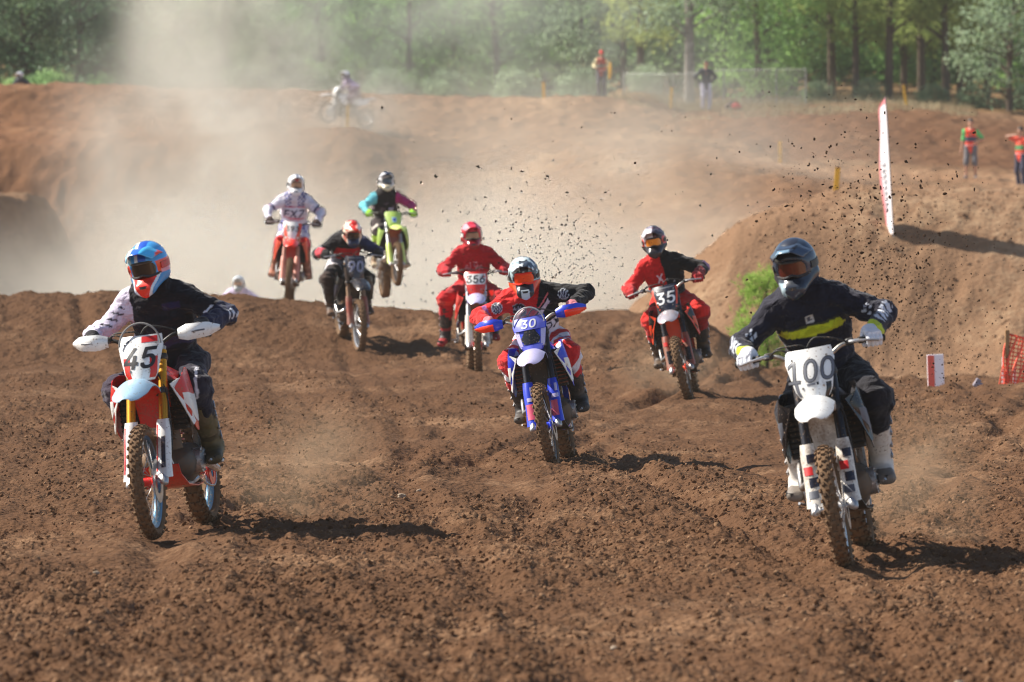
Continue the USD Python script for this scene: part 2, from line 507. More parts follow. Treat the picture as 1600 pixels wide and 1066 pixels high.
def soil(name, dark, mid, pale, stone, k=1.0, far=False, vary=False):
    nodes = {
        "g": ("geometry", {}),
        "mp": ("mapping", {"scale": (1, .55, 1)}),
        "n": ("noise_texture", {"scale": .55 * k, "detail": 8, "roughness": .68}),
        "n2": ("noise_texture", {"scale": 9 * k, "detail": 5, "roughness": .7}),
        "v": ("voronoi_texture", {"scale": 26 * k, "randomness": 1}),
        "add": ("math", {"math_type": "multiply_add", "value2": .55}),
        "r": ("rgb_ramp", {"ramp": [(.42, dark), (.62, mid), (.80, mid), (1.0, pale)]}),
        "st": ("map_range", {"from_min": .10, "from_max": .06, "to_min": 0, "to_max": 1, "clamp": True}),
        "n3": ("noise_texture", {"scale": 2.3 * k, "detail": 2}),
        "st2": ("map_range", {"from_min": .60, "from_max": .68, "to_min": 0, "to_max": .8, "clamp": True}),
        "stm": ("math", {"math_type": "multiply"}),
        "mx": ("mix_color", {"b": stone}),
        "bh": ("math", {"math_type": "multiply_add", "value2": -.5}),
        "bp": ("bump", {"strength": .9, "distance": .03 / k ** .5}),
        "p": ("principled_bsdf", {"roughness": .95, "specular_ior_level": .08, "diffuse_roughness": .6}),
    }
    links = [("g.position", "mp.vector"), ("mp.vector", "n.vector"), ("g.position", "n2.vector"), ("g.position", "v.vector"), ("g.position", "n3.vector"),
             ("n2.fac", "add.value1"), ("n.fac", "add.value3"), ("add.value", "r.fac"), ("v.distance", "st.value"), ("n3.fac", "st2.value"), ("st.result", "stm.value1"), ("st2.result", "stm.value2"),
             ("stm.value", "mx.fac"), ("r.color", "mx.a"), ("mx.result", "p.base_color"), ("v.distance", "bh.value1"), ("n2.fac", "bh.value3"), ("bh.value", "bp.height"), ("bp.normal", "p.normal")]
    if far:                          # earth of different kinds: red bank, trodden pale path, grey mound
        nodes["t"] = ("attribute", {"attribute": "tint"})
        nodes["tm"] = ("mix_color", {"blend_type": "multiply", "fac": 1.0})
        links = [l for l in links if l != ("mx.result", "p.base_color")] + [("mx.result", "tm.a"), ("t.color", "tm.b"), ("tm.result", "p.base_color")]
    if vary:                         # single clods differ in tone
        nodes["oi"] = ("object_info", {})
        nodes["vr"] = ("math", {"math_type": "multiply_add", "value2": .5, "value3": -.22})
        nodes["va"] = ("math", {"math_type": "add"})
        links = [l for l in links if l != ("add.value", "r.fac")] + [("oi.random", "vr.value1"), ("vr.value", "va.value1"), ("add.value", "va.value2"), ("va.value", "r.fac")]
    return usdkit.material(stage, '/World/Looks/' + name, nodes, links, surface="p.BSDF")


CLODSOIL = soil('crumbled_soil', (.048, .021, .010), (.132, .066, .033), (.30, .175, .098), (.36, .29, .22), vary=True)
SOIL = soil('moist_soil', (.048, .021, .010), (.132, .066, .033), (.28, .160, .088), (.36, .29, .22))
BANKSOIL = soil('dry_bank_soil', (.135, .070, .037), (.225, .130, .076), (.36, .24, .15), (.42, .34, .26), .45, far=True)

# the track: dense where the camera looks, in a wedge that widens away from it
_u = np.r_[np.linspace(-.26, -.10, 70)[:-1], np.linspace(-.10, .10, 640), np.linspace(.10, .26, 70)[1:]]
_d = np.r_[np.linspace(8, 21, 20)[:-1], 1 / np.linspace(1 / 21., 1 / 70., 640), np.linspace(70, 84.5, 190)[1:]]
Dg, Ug = np.meshgrid(_d, _u, indexing='ij')
Xg = Ug * np.maximum(Dg, 20)
Zg = base_z(Xg, Dg) + near_detail(Xg, Dg)
part('/World', 'dirt_track', grid_mesh(Xg, Dg, Zg), SOIL, True)
tag(stage.GetPrimAtPath('/World/dirt_track'), 'brown cloddy motocross track rising to a crest', None, None, 'structure')
near_edge = Zg[-1]

_d2 = np.r_[np.linspace(84.5, 160, 230), np.linspace(160, 200, 260)[1:], np.linspace(200, 262, 60)[1:], np.array([275, 300, 350, 450, 650, 1000, 1500])]
_u2 = np.r_[np.array([-1.2, -.8, -.5]), np.linspace(-.36, -.115, 110)[:-1], np.linspace(-.115, .115, 460), np.linspace(.115, .36, 110)[1:], np.array([.5, .8, 1.2])]
Dg, Ug = np.meshgrid(_d2, _u2, indexing='ij')
Xg = Ug * Dg
Zb = base_z(Xg, Dg)
slope = np.abs(np.gradient(Zb, axis=0) / np.gradient(Dg, axis=0))
Zg = Zb + far_detail(Xg, Dg, slope) * sstep(Dg, 84.5, 88)
Zg[0] = np.interp(_u2, _u, near_edge, left=near_edge[0], right=near_edge[-1])
hill_mesh = grid_mesh(Xg, Dg, Zg)
_hz = (_d2.copy(), _u2.copy(), Zg.copy())
Xp = 800 + Ug * FPX
tone = np.ones(Xg.shape + (3,)) * np.array([1.0, .97, .90])
patch = meshkit.fbm(np.stack([Xg * .10, Dg * .06, 0 * Xg], -1), 3, 81)[..., None]


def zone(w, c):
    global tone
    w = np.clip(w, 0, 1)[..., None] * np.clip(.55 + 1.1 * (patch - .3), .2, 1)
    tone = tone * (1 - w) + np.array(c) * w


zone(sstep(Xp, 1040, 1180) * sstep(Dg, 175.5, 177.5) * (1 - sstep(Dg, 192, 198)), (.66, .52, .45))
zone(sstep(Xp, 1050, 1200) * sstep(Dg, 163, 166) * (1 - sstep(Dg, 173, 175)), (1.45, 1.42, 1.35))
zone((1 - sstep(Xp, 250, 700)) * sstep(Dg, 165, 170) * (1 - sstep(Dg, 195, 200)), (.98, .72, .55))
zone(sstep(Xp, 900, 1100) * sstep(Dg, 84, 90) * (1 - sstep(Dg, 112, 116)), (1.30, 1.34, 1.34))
zone(sstep(Xp, 1100, 1300) * sstep(Dg, 118, 124) * (1 - sstep(Dg, 158, 163)), (.85, .72, .62))
zone(sstep(Xp, 560, 800) * (1 - sstep(Xp, 1020, 1120)) * sstep(Dg, 140, 150) * (1 - sstep(Dg, 190, 195)), (1.22, 1.2, 1.12))
zone(sstep(Dg, 197, 201), (.80, .85, .62))
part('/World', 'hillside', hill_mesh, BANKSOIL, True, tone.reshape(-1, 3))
tag(stage.GetPrimAtPath('/World/hillside'), 'dry valley, mound and eroded banks behind the track', None, None, 'structure')
# low ground all round, well below the track
part('/World', 'ground', box((0, 0, -2.9), (6000, 6000, .4)), BANKSOIL, False, np.ones((8, 3)))
tag(stage.GetPrimAtPath('/World/ground'), 'open ground round the circuit', None, None, 'structure')


def ground_z(x, y):
    """Ground height with its relief, for standing things on it."""
    if y < 84.5:
        return float(base_z(np.array([x]), np.array([y]))[0])
    d, u, Z = _hz
    i = int(np.clip(np.searchsorted(d, y) - 1, 0, len(d) - 2))
    a = (y - d[i]) / (d[i + 1] - d[i])
    return float(np.interp(x / y, u, Z[i]) * (1 - a) + np.interp(x / y, u, Z[i + 1]) * a)

# ---------------------------------------------------------------- shared looks
TYRE = look('tyre_rubber', (.018, .017, .017), .75, dirt=.85, spec=.2, scale=13, dust=(.16, .095, .052))
RUBBER = look('black_rubber', (.02, .02, .021), .65, dirt=.2, spec=.3)
DARK = look('black_plastic', (.018, .018, .02), .45, dirt=.3)
SEAT = look('seat_vinyl', (.015, .015, .017), .7, dirt=.2, spec=.3)
METAL = look('cast_alloy', (.52, .52, .53), .38, metal=.85, dirt=.35)
STEEL = look('worn_steel', (.42, .41, .40), .32, metal=1.0, dirt=.3)
ENGINE = look('engine_case', (.10, .095, .09), .5, metal=.6, dirt=.6)

# ---------------------------------------------------------------- dirt bikes (x forward, y left, z up; origin on the ground half way between the axles)
HEAD = np.array([0.40, 0.0, 1.0])
RAKE = math.radians(27)
STEER_AXIS = np.array([-math.sin(RAKE), 0, math.cos(RAKE)])
FA, RA = np.array([0.74, 0, 0.345]), np.array([-0.74, 0, 0.335])


def steer_matrix(deg):
    return rot(STEER_AXIS, deg, HEAD)


def knobs(R, w, n, rows):
    """Tread blocks standing on a tyre of outer radius R."""
    bx = trimesh.creation.box((1, 1, 1))
    bv, bf = np.array(bx.vertices), np.array(bx.faces)
    bv[bv[:, 2] > 0, :2] *= 0.8
    V, F = [], []
    for k in range(n):
        for (lat, tilt, off, ls, hs) in rows:
            a = 2 * np.pi * (k + off) / n
            p = bv * np.array([0.022, ls, hs])
            t = math.radians(tilt)
            y, z = p[:, 1] * math.cos(t) + p[:, 2] * math.sin(t), -p[:, 1] * math.sin(t) + p[:, 2] * math.cos(t)
            rr = R - hs * 0.55 - (abs(lat) / (w / 2)) ** 2.2 * 0.026 + z
            q = np.stack([rr * np.cos(a) - p[:, 0] * np.sin(a), lat + y, rr * np.sin(a) + p[:, 0] * np.cos(a)], 1)
            F.append(bf + 8 * len(V))
            V.append(q)
    return trimesh.Trimesh(np.vstack(V), np.vstack(F), process=False)


def make_wheel(bike, c, R, w, S, cfg, rear, detail):
    wp = empty(bike, 'wheel')
    T = np.eye(4)
    T[:3, 3] = c

    def put(name, m, lk, smooth=35):
        m = m.copy()
        m.apply_transform(S @ T)
        part(wp, name, m, lk, smooth)
    rim = R - (0.078 if not rear else 0.092)
    a, b, rc = w / 2 * 0.93, (R - 0.012 - rim) / 2, (R - 0.012 + rim) / 2
    t = np.linspace(0, 2 * np.pi, 15)[:-1]
    tyre = ring_y(np.c_[rc + b * np.cos(t), a * np.sin(t)], (0, 0, 0), 64 if detail else 40)
    s = w / 0.085
    if not rear:
        rows = [(0.0, 0, 0, .026, .017), (-.019 * s, -12, .5, .018, .017), (.019 * s, 12, .5, .018, .017), (-.037 * s, -42, 0, .016, .018), (.037 * s, 42, 0, .016, .018)]
    else:
        rows = [(-.012 * s, -6, 0, .020 * s, .018), (.012 * s, 6, 0, .020 * s, .018), (-.029 * s, -28, .5, .015 * s, .018), (.029 * s, 28, .5, .015 * s, .018), (-.039 * s, -48, 0, .014 * s, .018), (.039 * s, 48, 0, .014 * s, .018)]
    put('tyre', cat(tyre, knobs(R, w, 34 if not rear else 30, rows)), TYRE, 30)
    put('rim', ring_y([(rim - .010, -.020), (rim + .006, -.026), (rim + .010, -.022), (rim + .004, -.012), (rim + .004, .012), (rim + .010, .022), (rim + .006, .026), (rim - .010, .020), (rim - .016, 0)], (0, 0, 0)), cfg['rim'], 40)
    put('hub', ring_y([(.012, -.055), (.048, -.05), (.048, -.042), (.026, -.03), (.026, .03), (.048, .042), (.048, .05), (.012, .055)], (0, 0, 0), 24), cfg['hub'])
    sp = []
    for k in range(32):
        a0 = 2 * np.pi * k / 32
        a1 = a0 + (0.32 if k % 4 < 2 else -0.32)
        y = .045 if k % 2 else -.045
        sp.append(tube([(.046 * math.cos(a0), y, .046 * math.sin(a0)), (rim * math.cos(a1), y * .15, rim * math.sin(a1))], .0022, 4))
    put('spokes', cat(*sp), METAL)
    put('brake_disc', ring_y([(.075 if not rear else .06, .062), (.130 if not rear else .12, .062), (.130 if not rear else .12, .066), (.075 if not rear else .06, .066)], (0, 0, 0), 40) if not rear else
        ring_y([(.06, -.072), (.115, -.072), (.115, -.068), (.06, -.068)], (0, 0, 0), 40), STEEL)
    put('axle', cyl((0, -.115, 0), (0, .115, 0), .012, 12), METAL)
    if rear:
        put('sprocket', ring_y([(.05, .07), (.105, .07), (.105, .076), (.05, .076)], (0, 0, 0), 48), cfg.get('sprocket', STEEL))


def plate_point(u, v, lift=0.0, cfg=None):
    """A point of the front number plate: u across from -1 to 1, v up from 0 to 1."""
    u, v = np.asarray(u, float), np.asarray(v, float)
    w = np.interp(v, [0, .15, .75, 1.0], [.075, .10, .135, .125])
    x = .585 - .13 * v - .055 * u ** 2 + .02 * np.sin(np.pi * v)
    return np.stack([x + lift, u * w, .94 + .265 * v], -1)


def on_plate(m, cu=0.0, cv=0.52, lift=0.004):
    """Lays lettering (x to the reader's right, y up, metres) on the plate; the reader stands in front, so right is the bike's left."""
    v = np.asarray(m.vertices)
    vv = cv + v[:, 1] / .265
    w = np.interp(np.clip(vv, 0, 1), [0, .15, .75, 1.0], [.075, .10, .135, .125])
    uu = cu + v[:, 0] / w
    p = plate_point(uu, vv)
    p[:, 0] += lift + v[:, 2]
    f = np.asarray(m.faces)
    return trimesh.Trimesh(p, f, process=False)


def plate_patch(u0, u1, v0, v1, lift=0.0025, n=7, shear=0.0):
    U, Vv = np.meshgrid(np.linspace(u0, u1, n), np.linspace(v0, v1, n), indexing='ij')
    P = plate_point(U + shear * (Vv - v0), Vv)
    P[..., 0] += lift
    return sheet(P, .0015)


def fork_x(z):
    return FA[0] - .03 - (z - FA[2]) * math.tan(RAKE)


def make_bike(label, M, cfg, detail=True):
    B = thing('dirt_bike', label, 'motorcycle', M, 'dirt bikes racing towards the camera' if not cfg.get('far') else None)
    S = steer_matrix(cfg.get('steer', 0))
    I = np.eye(4)

    def P(parent, name, m, lk, smooth=35, steer=False, label=None):
        if steer:
            m = m.copy()
            m.apply_transform(S)
        return part(parent, name, m, lk, smooth, label=label)
    make_wheel(B, FA, .345, .088, S, cfg, False, detail)
    make_wheel(B, RA, .335, .120, I, cfg, True, detail)
    # fork
    for s in (1, -1):
        f = empty(B, 'fork_leg')
        y = .098 * s
        up = lambda z: (fork_x(z), y, z)
        P(f, 'upper_tube', tube([up(.60), up(1.10)], .0275, 14), cfg['fork_upper'], 40, True)
        P(f, 'fork_cap', tube([up(1.10), up(1.125)], .024, 12), cfg.get('bolt', METAL), 40, True)
        P(f, 'slider', tube([up(.40), up(.66)], .024, 12), METAL, 40, True)
        P(f, 'axle_clamp', hull([(FA[0], y, FA[2], .026), (fork_x(.44), y, .44, .028), (FA[0] + .01, y + .012 * s, FA[2] - .012, .02)]), METAL, 40, True)
        zz = np.linspace(.36, .70, 10)
        ang = np.linspace(-1.75, 1.75, 11)
        rad = np.interp(zz, [.36, .45, .64, .70], [.050, .043, .043, .036])
        G = np.stack([fork_x(zz)[:, None] + rad[:, None] * np.cos(ang) * (1.0 if True else 0), y + rad[:, None] * np.sin(ang), np.broadcast_to(zz[:, None], (10, 11))], -1)
        g = P(f, 'fork_guard', sheet(G, .004), cfg['guard'], 40, True)
        for (z0, z1, a0, a1, lk) in cfg.get('guard_marks', []):
            zz2 = np.linspace(z0, z1, 4)
            an2 = np.linspace(a0, a1, 7)
            r2 = np.interp(zz2, [.36, .45, .64, .70], [.050, .043, .043, .036]) + .004
            P(f, 'guard_decal', sheet(np.stack([fork_x(zz2)[:, None] + r2[:, None] * np.cos(an2), y + r2[:, None] * np.sin(an2), np.broadcast_to(zz2[:, None], (4, 7))], -1), .0012), lk, 40, True)
    P(B, 'brake_caliper', rbox((FA[0] - .13, .085, .42), (.10, .05, .06), .014), cfg.get('caliper', METAL), 40, True)
    P(B, 'brake_hose', tube([(.335, -.215, 1.20), (.40, -.16, 1.225), (.415, -.02, 1.10), (.43, .085, .95), (fork_x(.80) + .03, .135, .80), (fork_x(.55) - .02, .145, .55), (FA[0] - .12, .11, .44)], .0055, 6, 34), RUBBER, 40, True)
    for uu, vv in ((-.72, .82), (.72, .82), (-.55, .22), (.55, .22)):
        c0 = plate_point(uu, vv)
        P(B, 'plate_bolt', trimesh.creation.cylinder(radius=.007, segment=[c0 + np.array([.002, 0, 0]), c0 + np.array([.008, 0, 0])], sections=8), STEEL, False, True)
    for z in (.86, 1.06):
        P(B, 'triple_clamp', cat(hull([(fork_x(z), .098, z, .036), (fork_x(z) - .06, 0, z, .036)]), hull([(fork_x(z), -.098, z, .036), (fork_x(z) - .06, 0, z, .036)])), DARK, 40, True)
    # handlebar
    h = empty(B, 'handlebar')
    bz = lambda pts: np.array(pts, float)
    side = lambda s: bz([(.35, 0, 1.115), (.345, .05 * s, 1.117), (.335, .11 * s, 1.15), (.315, .19 * s, 1.192), (.285, .28 * s, 1.198), (.235, .405 * s, 1.188)])
    for s in (1, -1):
        P(h, 'bar', tube(side(s), .0125, 10, 26), cfg['bar'], 40, True)
        P(h, 'grip', tube([side(s)[-1] * .0 + q for q in ((.287, .275 * s, 1.198), (.272, .315 * s, 1.195), (.232, .412 * s, 1.187))], [.019, .0165, .0185], 12), cfg.get('grip', RUBBER), 40, True)
        P(h, 'lever', tube([(.315, .215 * s, 1.20), (.345, .245 * s, 1.20), (.352, .30 * s, 1.195), (.335, .385 * s, 1.182)], [.012, .010, .0075, .008], 8, 14), cfg.get('lever', METAL), 40, True)
        P(h, 'control_clamp', rbox((.312, .225 * s, 1.2), (.05, .05, .04), .012), DARK, 40, True)
    P(h, 'crossbar', tube([(.328, -.14, 1.165), (.335, 0, 1.172), (.328, .14, 1.165)], .009, 8), cfg['bar'], 40, True)
    P(h, 'bar_pad', rbox((.34, 0, 1.172), (.05, .17, .045), .018), cfg['pad'], 40, True)
    P(h, 'bar_clamp', rbox((.35, 0, 1.10), (.05, .15, .05), .012), DARK, 40, True)
    if cfg.get('cables', True):
        for s in (1, -1):
            P(h, 'cable', tube([(.32, .21 * s, 1.20), (.385, .15 * s, 1.235), (.40, .05 * s, 1.245 + .012 * s), (.385, -.03 * s, 1.16), (.38, -.06 * s, 1.0)], .0055, 6, 24), RUBBER, 40, True)
    if 'hoop' in cfg:
        t = np.linspace(0, np.pi, 20)
        P(B, 'hoop', tube(np.stack([.475 - .03 * np.sin(t), .125 * np.cos(t), 1.15 + .13 * np.sin(t)], 1), .006, 8), cfg['hoop'], 40, True)
    if 'screen' in cfg:
        U, Vv = np.meshgrid(np.linspace(-1, 1, 11), np.linspace(0, 1, 6), indexing='ij')
        W = .12 * np.sqrt(np.clip(1 - (Vv * .97) ** 2.4, 0, 1))
        P(B, 'windscreen', sheet(np.stack([.475 - .05 * Vv - .04 * U ** 2, U * W, 1.16 + .125 * Vv], -1), .003), cfg['screen'], 40, True)
    # handguards
    if 'handguard' in cfg:
        for s in (1, -1):
            U, Vv = np.meshgrid(np.linspace(0, 1, 14), np.linspace(-1, 1, 7), indexing='ij')
            Y = (.215 + .235 * U) * s
            X = .372 + .035 * np.sin(np.pi * np.clip(U * 1.05, 0, 1)) - .11 * U ** 3 - .022 * Vv ** 2
            hh = np.interp(U, [0, .25, .75, 1], [.030, .048, .042, .012])
            Z = 1.19 + Vv * hh + .01 * U
            hg = P(B, 'handguard', sheet(np.stack([X, Y, Z], -1), .004), cfg['handguard'], 40, True)
            if 'handguard_tip' in cfg:
                k = slice(4, 14)
                P(hg, 'guard_panel', sheet(np.stack([X + .006, Y, 1.178 + Vv * hh * .78 + .01 * U], -1)[k], .003), cfg['handguard_tip'], 40, True)
            if 'handguard_mark' in cfg:
                P(hg, 'decal', sheet(np.stack([X + .005, Y, 1.19 + Vv * hh * .25 + .01 * U], -1)[5:10], .0015), cfg['handguard_mark'], 40, True)
    # number plate or headlight mask
    U, Vv = np.meshgrid(np.linspace(-1, 1, 15), np.linspace(0, 1, 13), indexing='ij')
    pl = P(B, 'number_plate', sheet(plate_point(U, Vv), .004), cfg['plate'], 40, True)
    for (u0, u1, v0, v1, sh, lk) in cfg.get('plate_marks', []):
        P(pl, 'plate_mark', plate_patch(u0, u1, v0, v1, .0035, 6, sh), lk, 40, True)
    if 'mask' in cfg:
        t = np.linspace(0, 2 * np.pi, 24, endpoint=False)
        rr = np.linspace(.02, 1, 5)
        tri = 1 - .16 * np.cos(3 * (t - np.pi / 2 - np.pi))
        u = .62 * np.outer(rr, np.cos(t) * tri)
        v = .40 + .24 * np.outer(rr, np.sin(t) * tri)
        pp = plate_point(np.c_[u, u[:, :1]], np.c_[v, v[:, :1]])
        pp[..., 0] += .012
        P(pl, 'headlight', sheet(pp, .006), cfg['mask'], 40, True)
        P(pl, 'mask_brow', sheet(plate_point(*np.meshgrid(np.linspace(-.95, .95, 13), np.linspace(.62, .98, 5), indexing='ij')) + np.array([.016, 0, 0]), .006), cfg['brow'], 40, True)
        P(pl, 'mask_chin', sheet(plate_point(*np.meshgrid(np.linspace(-.85, .85, 13), np.linspace(.0, .16, 4), indexing='ij')) + np.array([.014, 0, 0]), .006), cfg['brow'], 40, True)
    if cfg.get('number'):
        num, hgt, lk, slant, sq, cv = cfg['number']
        if cfg.get('number_edge'):
            P(pl, 'number_outline', on_plate(lettering(num, hgt, .001, True, slant, sq * 1.0, .02).copy(), .0, cv, .0215 if 'mask' in cfg else .0035), cfg['number_edge'], False, True)
            P(pl, 'number', on_plate(lettering(num, hgt * .995, .0015, False, slant, sq * 1.0, .02), .0, cv, .023 if 'mask' in cfg else .005), lk, False, True)
        else:
            P(pl, 'number', on_plate(lettering(num, hgt, .0015, True, slant, sq, .02), .0, cv, .0215 if 'mask' in cfg else .004), lk, False, True)
    # front fender
    path = np.array([(.430, .66, .060, .015), (.432, .80, .078, .025), (.475, .885, .092, .03), (.60, .935, .102, .04), (.75, .955, .108, .05), (.90, .93, .106, .055), (1.00, .900, .092, .045), (1.06, .872, .068, .032), (1.085, .85, .034, .015)])
    q = np.linspace(0, 1, 30)
    pp = PchipInterpolator(np.linspace(0, 1, len(path)), path)(q)
    t = np.linspace(-1, 1, 15)
    fend = lambda pp, dz=0.0, k=1.0: np.stack([np.broadcast_to(pp[:, :1], (len(pp), 15)), pp[:, 2:3] * t * k, pp[:, 1:2] - pp[:, 3:4] * np.abs(t) ** 2.3 + dz], -1)
    fe = P(B, 'front_fender', sheet(fend(pp[6:]), .005), cfg['fender'], 50, True)
    P(fe, 'fender_liner', sheet(fend(pp[:27], -.007, .97), .004), cfg['liner'], 50, True)
    for (t0, t1, i0, i1, lk) in cfg.get('fender_marks', []):
        gg = fend(pp[i0:i1], .0045)
        P(fe, 'fender_decal', sheet(gg[:, t0:t1], .0012), lk, 50, True)
    # frame
    fr = []
    for s in (1, -1):
        fr += [tube([(.38, .02 * s, 1.0), (.30, .10 * s, .95), (.05, .135 * s, .83), (-.17, .13 * s, .66), (-.20, .12 * s, .36)], [.024, .026, .028, .026, .022], 8, 16)]
        fr += [tube([(.34, .02 * s, .62), (.27, .06 * s, .40), (.12, .08 * s, .29), (-.18, .10 * s, .31)], .016, 8, 14)]
    fr += [tube([(.39, 0, .98), (.36, 0, .80), (.34, 0, .62)], .026, 8), tube([(.445, 0, .87), (.36, 0, 1.07)], .032, 10)]
    P(B, 'frame', cat(*fr), cfg['frame'], 40)
    P(B, 'subframe', cat(*[tube([(-.10, .10 * s, .86), (-.60, .10 * s, .90)], .011, 6) for s in (1, -1)], *[tube([(-.18, .11 * s, .55), (-.55, .10 * s, .88)], .011, 6) for s in (1, -1)]), cfg['frame'], 40)
    # radiators and shrouds
    for s in (1, -1):
        R = rot((0, 0, 1), -18 * s)
        r = P(B, 'radiator', rbox((.30, .155 * s, .77), (.035, .105, .30), .008, R), DARK, 35)
        for k in range(9):
            P(r, 'louvre', box((.325, .158 * s, .65 + .03 * k), (.012, .10, .006), R @ rot((0, 1, 0), 35)), cfg.get('louvre', RUBBER), False)
        top = np.array([(.455, .165, .865), (.40, .215, .95), (.24, .205, .985), (.05, .165, .975), (-.12, .125, .93)])
        bot = np.array([(.43, .185, .80), (.36, .235, .68), (.22, .235, .60), (.10, .190, .74), (-.10, .135, .84)])
        a = PchipInterpolator(np.linspace(0, 1, 5), top)(np.linspace(0, 1, 16))
        b = PchipInterpolator(np.linspace(0, 1, 5), bot)(np.linspace(0, 1, 16))
        v = np.linspace(0, 1, 8)[None, :, None]
        G = a[:, None] * (1 - v) + b[:, None] * v
        G[..., 1] = (G[..., 1] + .014 * np.sin(np.pi * v[..., 0])) * s
        sh = P(B, 'radiator_shroud', sheet(G, .005), cfg['shroud'], 50)
        if 'shroud2' in cfg:
            H = G.copy()
            H[..., 1] += .005 * s
            P(sh, 'shroud_decal', sheet(H[1:12, 3:7], .0015), cfg['shroud2'], 50)
        wg = np.stack([np.array([(.47, .150, .90), (.445, .20, .78), (.36, .240, .64)]) * np.array([1, s, 1]), np.array([(.43, .205, .93), (.40, .225, .80), (.33, .248, .66)]) * np.array([1, s, 1])], 1)
        P(sh, 'shroud_edge', sheet(wg, .006), cfg.get('shroud_edge', cfg['shroud']), 50)
    P(B, 'fuel_tank', hull([(.27, .07, .97, .045), (.27, -.07, .97, .045), (.0, .09, .92, .045), (.0, -.09, .92, .045), (.1, 0, 1.0, .04), (.22, .09, .80, .04), (.22, -.09, .80, .04)]), cfg.get('tank', cfg['shroud']), 50)
    xs = np.linspace(.20, -.74, 18)
    zt = np.interp(xs, [-.74, -.5, -.25, 0, .2], [.985, .955, .945, .965, 1.005])
    hw = np.interp(xs, [-.74, -.4, 0, .2], [.085, .095, .07, .045])
    t9 = np.linspace(-1, 1, 9)
    P(B, 'seat', sheet(np.stack([np.broadcast_to(xs[:, None], (18, 9)), hw[:, None] * t9 * np.where(np.abs(t9) > .9, 1.0, 1.0), zt[:, None] - .06 * np.abs(t9) ** 4 - .0 * xs[:, None]], -1), .02), cfg.get('seat', SEAT), 60)
    P(B, 'seat_base', hull([(.1, .03, .93, .03), (.1, -.03, .93, .03), (-.6, .06, .92, .03), (-.6, -.06, .92, .03)]), DARK, 50)
    xr = np.linspace(-.50, -1.12, 14)
    zr = np.interp(xr, [-1.12, -.9, -.7, -.5], [.99, 1.0, .965, .93])
    hr = np.interp(xr, [-1.12, -1.0, -.5], [.06, .095, .11])
    P(B, 'rear_fender', sheet(np.stack([np.broadcast_to(xr[:, None], (14, 9)), hr[:, None] * t9, zr[:, None] - .045 * np.abs(t9) ** 3], -1), .005), cfg.get('rear_fender', cfg['fender']), 60)
    for s in (1, -1):
        c = np.array([[(-.12, .14, .90), (-.12, .145, .72)], [(-.35, .145, .90), (-.32, .16, .66)], [(-.60, .13, .92), (-.52, .16, .70)], [(-.78, .11, .95), (-.72, .13, .80)]]) * np.array([1, s, 1])
        P(B, 'side_panel', sheet(c, .005), cfg.get('side', cfg['plate']), 60)
    # engine
    en = P(B, 'engine', hull([(.14, .09, .42, .09), (.14, -.10, .42, .09), (-.14, .08, .44, .09), (-.14, -.10, .44, .09), (0, .08, .36, .07), (0, -.08, .36, .07)]), ENGINE, 50)
    P(en, 'cylinder', hull([(.12, .045, .50, .06), (.12, -.045, .50, .06), (.17, .045, .72, .055), (.17, -.045, .72, .055)]), ENGINE, 50)
    for k in range(6):
        P(en, 'cooling_fin', rbox((.15, 0, .56 + .028 * k), (.15, .17, .009), .003, rot((0, 1, 0), -12)), ENGINE, 30)
    for k in range(7):
        a = 2 * np.pi * k / 7
        for yy in (.205, -.218):
            c0 = np.array([.06 if yy > 0 else -.06, 0, .42 if yy > 0 else .44]) + np.array([math.cos(a), 0, math.sin(a)]) * (.064 if yy > 0 else .075)
            P(en, 'bolt', trimesh.creation.cylinder(radius=.007, segment=[c0 + np.array([0, yy * .97, 0]), c0 + np.array([0, yy * 1.02, 0])], sections=6), STEEL, False)
    P(en, 'clutch_cover', cat(cyl((-.06, -.17, .44), (-.06, -.215, .44), .085, 28), cyl((.09, -.17, .42), (.09, -.20, .42), .05, 20)), cfg.get('clutch', METAL), 35)
    P(en, 'flywheel_cover', cat(cyl((.06, .15, .42), (.06, .20, .42), .075, 28), rbox((-.12, .17, .44), (.10, .05, .10), .02)), METAL, 35)
    P(B, 'skid_plate', sheet(np.array([[(.33, y, .42), (.29, y, .36), (.20, y * 1.2, .29), (0, y * 1.3, .27), (-.15, y * 1.3, .28)] for y in np.linspace(-.11, .11, 6)]), .006), cfg.get('skid', DARK), 50)
    P(B, 'exhaust_header', tube([(.20, -.02, .66), (.30, -.06, .60), (.33, -.13, .50), (.24, -.19, .46), (.05, -.20, .56), (-.15, -.17, .64), (-.35, -.165, .74)], .021, 10, 34), cfg.get('exhaust', STEEL), 50)
    P(B, 'muffler', tube([(-.33, -.165, .73), (-.40, -.17, .76), (-.74, -.175, .89), (-.80, -.175, .91)], [.025, .05, .05, .03], 14), cfg.get('muffler', METAL), 40)
    P(B, 'swingarm', cat(*[tube([(-.17, .09 * s, .44), (-.45, .105 * s, .40), (-.76, .105 * s, .335)], [.034, .032, .022], 8) for s in (1, -1)]), METAL, 40)
    ch = [(-.16, .075, .485), (-.74, .075, .435), (-.83, .075, .38), (-.83, .075, .29), (-.74, .075, .235), (-.16, .075, .395), (-.13, .075, .44), (-.16, .075, .485)]
    P(B, 'chain', tube(ch, .007, 6, 40), STEEL, 40)
    P(B, 'shock', cat(tube([(-.20, 0, .42), (-.30, 0, .82)], .02, 10), *[ring_y([(.030, -.004), (.038, -.004), (.038, .004), (.030, .004)], (0, 0, 0), 14).apply_transform(trimesh.transformations.translation_matrix((-.215 - .012 * k, 0, .48 + .035 * k)) @ rot((1, 0, 0), 90)) for k in range(8)]), cfg.get('spring', STEEL), 40)
    for s in (1, -1):
        P(B, 'footpeg', rbox((-.13, .225 * s, .395), (.05, .12, .022), .006), METAL, 35)
